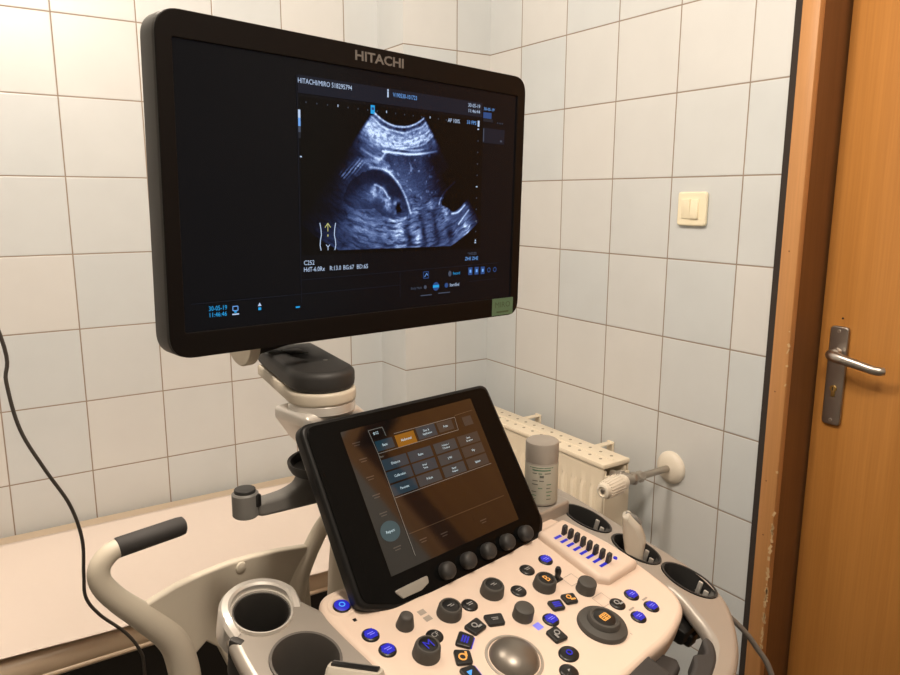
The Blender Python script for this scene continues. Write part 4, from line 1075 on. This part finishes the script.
# lower metal arm
b = MB()
XW = Matrix(((1, 0, 0, 0), (0, 0, -1, 0.069), (0, 1, 0, 0), (0, 0, 0, 1)))
la = round_poly([(-0.135, 1.176), (-0.135, 1.162), (-0.116, 1.133), (0.0, 1.00), (0.05, 1.00), (0.05, 1.06), (-0.045, 1.163), (-0.060, 1.176)], [0.008, 0.008, 0.01, 0.02, 0.02, 0.03, 0.012, 0.008])
b.shape([la], 0.072, 'silver_bright', 0.008, XW, z=0.0)
b.cyl((-0.119, 0.070, 1.1600), (-0.119, 0.0665, 1.1600), 0.0042, 'steel', seg=14); b.box((-0.115, 0.0675, 1.154), (0.003, 0.003, 0.011), 'darkgrey')
mpart(b, 'lower_arm', 'silver lower arm', arm)

# ---- cable hanger with tray
b = MB()
HV = 0.10
b.shape([catmull([(p[0], p[1], 0) for p in [(-0.186, 1.0805), (-0.165, 1.0815), (-0.148, 1.0825), (-0.132, 1.087), (-0.118, 1.097), (-0.06, 1.101), (-0.02, 1.095), (-0.02, 1.062), (-0.06, 1.057), (-0.10, 1.0575), (-0.140, 1.0605), (-0.165, 1.0625), (-0.186, 1.066)]], 4, True)], 0.022, 'midgrey', 0.004, Matrix(((1, 0, 0, 0), (0, 0, -1, HV), (0, 1, 0, 0), (0, 0, 0, 1))), z=0.011)
b.cyl((-0.1975, HV, 1.067), (-0.1975, HV, 1.0955), 0.0148, 'midgrey', seg=30); b.cyl((-0.1975, HV, 1.0945), (-0.1975, HV, 1.0995), 0.0118, 'darkgrey', seg=28)
b.box((-0.1885, HV-0.0115, 1.0865), (0.0075, 0.006, 0.0150), 'key', 0.002)
b.box((-0.02, 0.12, 1.08), (0.06, 0.05, 0.04), 'midgrey', 0.006)
hg = mpart(b, 'cable_hanger', 'grey cable hanger arm')
b = MB(); b.lathe([(0, 0), (0.034, 0.001), (0.0415, 0.003), (0.0445, 0.009), (0.0455, 0.014), (0.0450, 0.0155), (0.0420, 0.0145), (0.039, 0.006), (0, 0.004)], 'darkgrey', Matrix.Translation((-0.092, 0.088, 1.098)), 44, sx=1.12, sy=1.0); mpart(b, 'tray', 'dark oval tray', hg)

# ------------------------------------------------------------------ loose things on the machine
# bottle on the rear corner of the holder frame
def P(a, c, h): return MW @ CP @ Vector((a, c, h))
bp = MW @ Vector((0.1865, -0.0150, 1.0075))
sh = MB(); sh.shape([round_poly([(0.14, -0.042), (0.222, -0.042), (0.222, 0.024), (0.14, 0.024)], 0.012)], 0.03, 'silver', 0.004, z=1.0068); mpart(sh, 'rear_shelf', None, ring)
b = MB(); X = Matrix.Translation(bp) @ Matrix.Rotation(R(-6), 4, 'Z') @ Matrix.Diagonal((1.0, 1.0, 0.93, 1.0))
Tilt = MW @ CP
nn = (Tilt.to_3x3() @ Vector((0, 0, 1))).normalized()
b.lathe([(0, 0), (0.0205, 0), (0.0225, 0.002), (0.0225, 0.0635), (0.0223, 0.0645)], 'bottle', X, 40)
bo = b.build('bottle', loc=bp); tag(bo, 'grey-white wipe bottle standing behind the sliders by the radiator', 'bottle')
def bchild(b, n):
    o = b.build(n, bo, loc=bp); o.location = (0, 0, 0); return o
b = MB(); b.lathe([(0.0224, 0.0648), (0.0227, 0.0665), (0.0227, 0.0900), (0.0222, 0.0935), (0.0195, 0.0955), (0.012, 0.0962), (0, 0.0958)], 'bottle', X, 40); bchild(b, 'lid')
b = MB()
b.lathe([(0.02265, 0.004), (0.02275, 0.0045), (0.02275, 0.0615), (0.02265, 0.062)], 'label', X, 40)
def lab(t0, z, w, h, m):
    k = 6
    for i in range(k):
        a = t0+(i/k-0.5)*w/0.0229; a2 = t0+((i+1)/k-0.5)*w/0.0229
        b2 = bmesh.new(); rr = 0.02290
        b2.faces.new([b2.verts.new((rr*math.cos(q), rr*math.sin(q), zz)) for q, zz in ((a, z), (a2, z), (a2, z+h), (a, z+h))]); b._merge(b2, m, X)
cam_dir = math.atan2(-1.9987-bp.y, -1.481-bp.x)+R(6)
lab(cam_dir, 0.0585, 0.034, 0.0012, 'label_green'); lab(cam_dir, 0.0545, 0.026, 0.002, 'label_green')
lr = random.Random(3)
for i in range(8):
    z = 0.050-i*0.0056
    for j in range(3):
        if lr.random() < .8: lab(cam_dir+lr.uniform(-.08, .08)+(j-1)*0.42, z, lr.uniform(0.005, 0.009), 0.0036 if i == 1 else 0.0014, 'label_ink' if lr.random() < .8 else 'label_green')
bchild(b, 'label')

# probe leaning in the middle cup on the right
def skin_box(secs, m, b, X, seg=20, pw=3.2):
    """loft of rounded-rectangle sections (z, half width, half depth, dx)"""
    bm_ = bmesh.new(); rings = []
    for z, hx, hy, dx in secs:
        ring = []
        for k in range(seg):
            t = 2*PI*k/seg; c, s_ = math.cos(t), math.sin(t)
            ring.append(bm_.verts.new((dx+hx*math.copysign(abs(c)**(2/pw), c), hy*math.copysign(abs(s_)**(2/pw), s_), z)))
        rings.append(ring)
    for A, B in zip(rings, rings[1:]):
        for k in range(seg): bm_.faces.new((A[k], A[(k+1) % seg], B[(k+1) % seg], B[k]))
    bm_.faces.new(rings[0]); bm_.faces.new(list(reversed(rings[-1])))
    bmesh.ops.recalc_face_normals(bm_, faces=bm_.faces)
    b._merge(bm_, m, X)
X0 = ORG+Matrix.Rotation(YAW, 3, 'Z') @ Vector((0.226, -0.145, 0))
rt = Matrix.Rotation(YAW, 3, 'Z') @ Vector((0.5102, -0.8600, 0)); bk = Vector((-rt.y, rt.x, 0))
pp = X0+Vector((0, 0, 0.97))
Xp = Matrix(((rt.x, 0, -bk.x, X0.x), (rt.y, 0, -bk.y, X0.y), (0, 1, 0, 0), (0, 0, 0, 1)))
b = MB()
prb = [(-0.0205, 1.0150), (-0.0120, 1.0185), (0.0035, 1.0030), (0.0112, 0.9830), (0.0090, 0.9650), (0.0080, 0.9450), (-0.0120, 0.9450), (-0.0140, 0.9611), (-0.0180, 0.9850)]
b.shape([round_poly(prb, [0.003, 0.004, 0.010, 0.012, 0.012, 0.003, 0.003, 0.012, 0.012], 5)], 0.024, 'probe', 0.0072, Xp, z=0.012, res=3)
po1 = b.build('ultrasound_probe', loc=pp); tag(po1, 'pale grey ultrasound probe standing in the middle cup right of the sliders', 'ultrasound probe', 'ultrasound probes in the holders')
b = MB(); b.tube([Xp @ Vector((-0.0165, 1.0165, 0)), Xp @ Vector((-0.0045, 1.0110, 0)), Xp @ Vector((0.0030, 1.0035, 0))], [0.003, 0.0042, 0.003], 'midgrey', seg=10); o = b.build('lens', po1, loc=pp); o.location = (0, 0, 0)
b = MB(); b.tube([Xp @ Vector((-0.001, 0.947, 0)), Xp @ Vector((-0.001, 0.935, 0)), Xp @ Vector((-0.001, 0.922, 0))], 0.004, 'cord_grey', seg=10); o = b.build('cable', po1, loc=pp); o.location = (0, 0, 0)
# linear probe, face up, in the near left cup
lp = MW @ Vector((-0.2150, -0.126, 0.9995))
Xl = Matrix.Translation(lp) @ Matrix.Rotation(YAW+math.atan2(-0.038, 0.026), 4, 'Z') @ Matrix.Rotation(R(-14), 4, 'X')
b = MB()
skin_box([(-0.075, 0.014, 0.011, 0), (-0.050, 0.017, 0.013, 0), (-0.030, 0.026, 0.013, 0), (-0.010, 0.0275, 0.0115, 0), (-0.003, 0.0265, 0.0100, 0), (0.0, 0.0255, 0.0085, 0)], 'probe', b, Xl, 28, 4.5)
po2 = b.build('ultrasound_probe', loc=lp); tag(po2, 'flat-headed ultrasound probe with black face by the near left cup', 'ultrasound probe', 'ultrasound probes in the holders')
b = MB(); b.box((0, 0, 0.0012), (0.045, 0.0085, 0.003), 'key', 0.001, mtx=Xl); b.box((0, 0.0015, 0.0029), (0.043, 0.0012, 0.0006), 'midgrey', mtx=Xl); o = b.build('lens', po2, loc=lp); o.location = (0, 0, 0); o['label'] = 'black lens strip'
b = MB(); b.tube([Xl @ Vector((0, 0, -0.072)), Xl @ Vector((0, 0.004, -0.10)), Xl @ Vector((0.0, 0.006, -0.13))], 0.0045, 'cord_grey', seg=10); o = b.build('cable', po2, loc=lp); o.location = (0, 0, 0)

# grey cable hanging behind the handle by the door
b = MB()
b.tube([(-0.70, -1.405, 0.90), (-0.66, -1.420, 0.87), (-0.62, -1.446, 0.826), (-0.60, -1.460, 0.795), (-0.585, -1.478, 0.755), (-0.57, -1.51, 0.64), (-0.56, -1.56, 0.35), (-0.56, -1.60, 0.06), (-0.60, -1.66, 0.006), (-0.75, -1.72, 0.006)], 0.0040, 'cord_grey', seg=10)
o = b.build('probe_cable', loc=(-0.62, -1.45, 0.0)); tag(o, 'grey cable hanging below the right handle beside the door frame', 'cable')

# ------------------------------------------------------------------ light and camera
def globe(loc, power, radius, color):
    l = bpy.data.lights.new('globe_lamp_light', 'POINT'); l.energy = power; l.shadow_soft_size = radius; l.color = color
    o = bpy.data.objects.new('globe_lamp_light', l); COL.objects.link(o); o.location = loc
globe((-1.42, -0.88, 2.42), 56, 0.13, (1.0, 0.87, 0.73))
globe((-1.15, -1.95, 2.42), 62, 0.13, (1.0, 0.87, 0.73))
w = bpy.data.worlds.new('world'); scene.world = w; w.use_nodes = True
w.node_tree.nodes['Background'].inputs[0].default_value = (0.6, 0.7, 0.9, 1); w.node_tree.nodes['Background'].inputs[1].default_value = 0.05

cam = bpy.data.cameras.new('camera'); co = bpy.data.objects.new('camera', cam); COL.objects.link(co)
yaw, pit, rol = 0.5865, 0.1885, 0.0027
fw = Vector((math.sin(yaw)*math.cos(pit), math.cos(yaw)*math.cos(pit), -math.sin(pit)))
r0 = fw.cross(Vector((0, 0, 1))).normalized(); u0 = r0.cross(fw)
r1 = r0*math.cos(rol)+u0*math.sin(rol); u1 = -r0*math.sin(rol)+u0*math.cos(rol)
co.matrix_world = Matrix(((r1.x, u1.x, -fw.x, -1.4810), (r1.y, u1.y, -fw.y, -1.9987), (r1.z, u1.z, -fw.z, 1.42), (0, 0, 0, 1)))
cam.sensor_fit = 'HORIZONTAL'; cam.sensor_width = 36; cam.lens = 731.93/900*36; cam.clip_start = 0.02
scene.camera = co
scene.view_settings.view_transform = 'Standard'; scene.view_settings.look = 'None'; scene.view_settings.exposure = 0.0; scene.view_settings.gamma = 1
scene.view_settings.use_curve_mapping = False
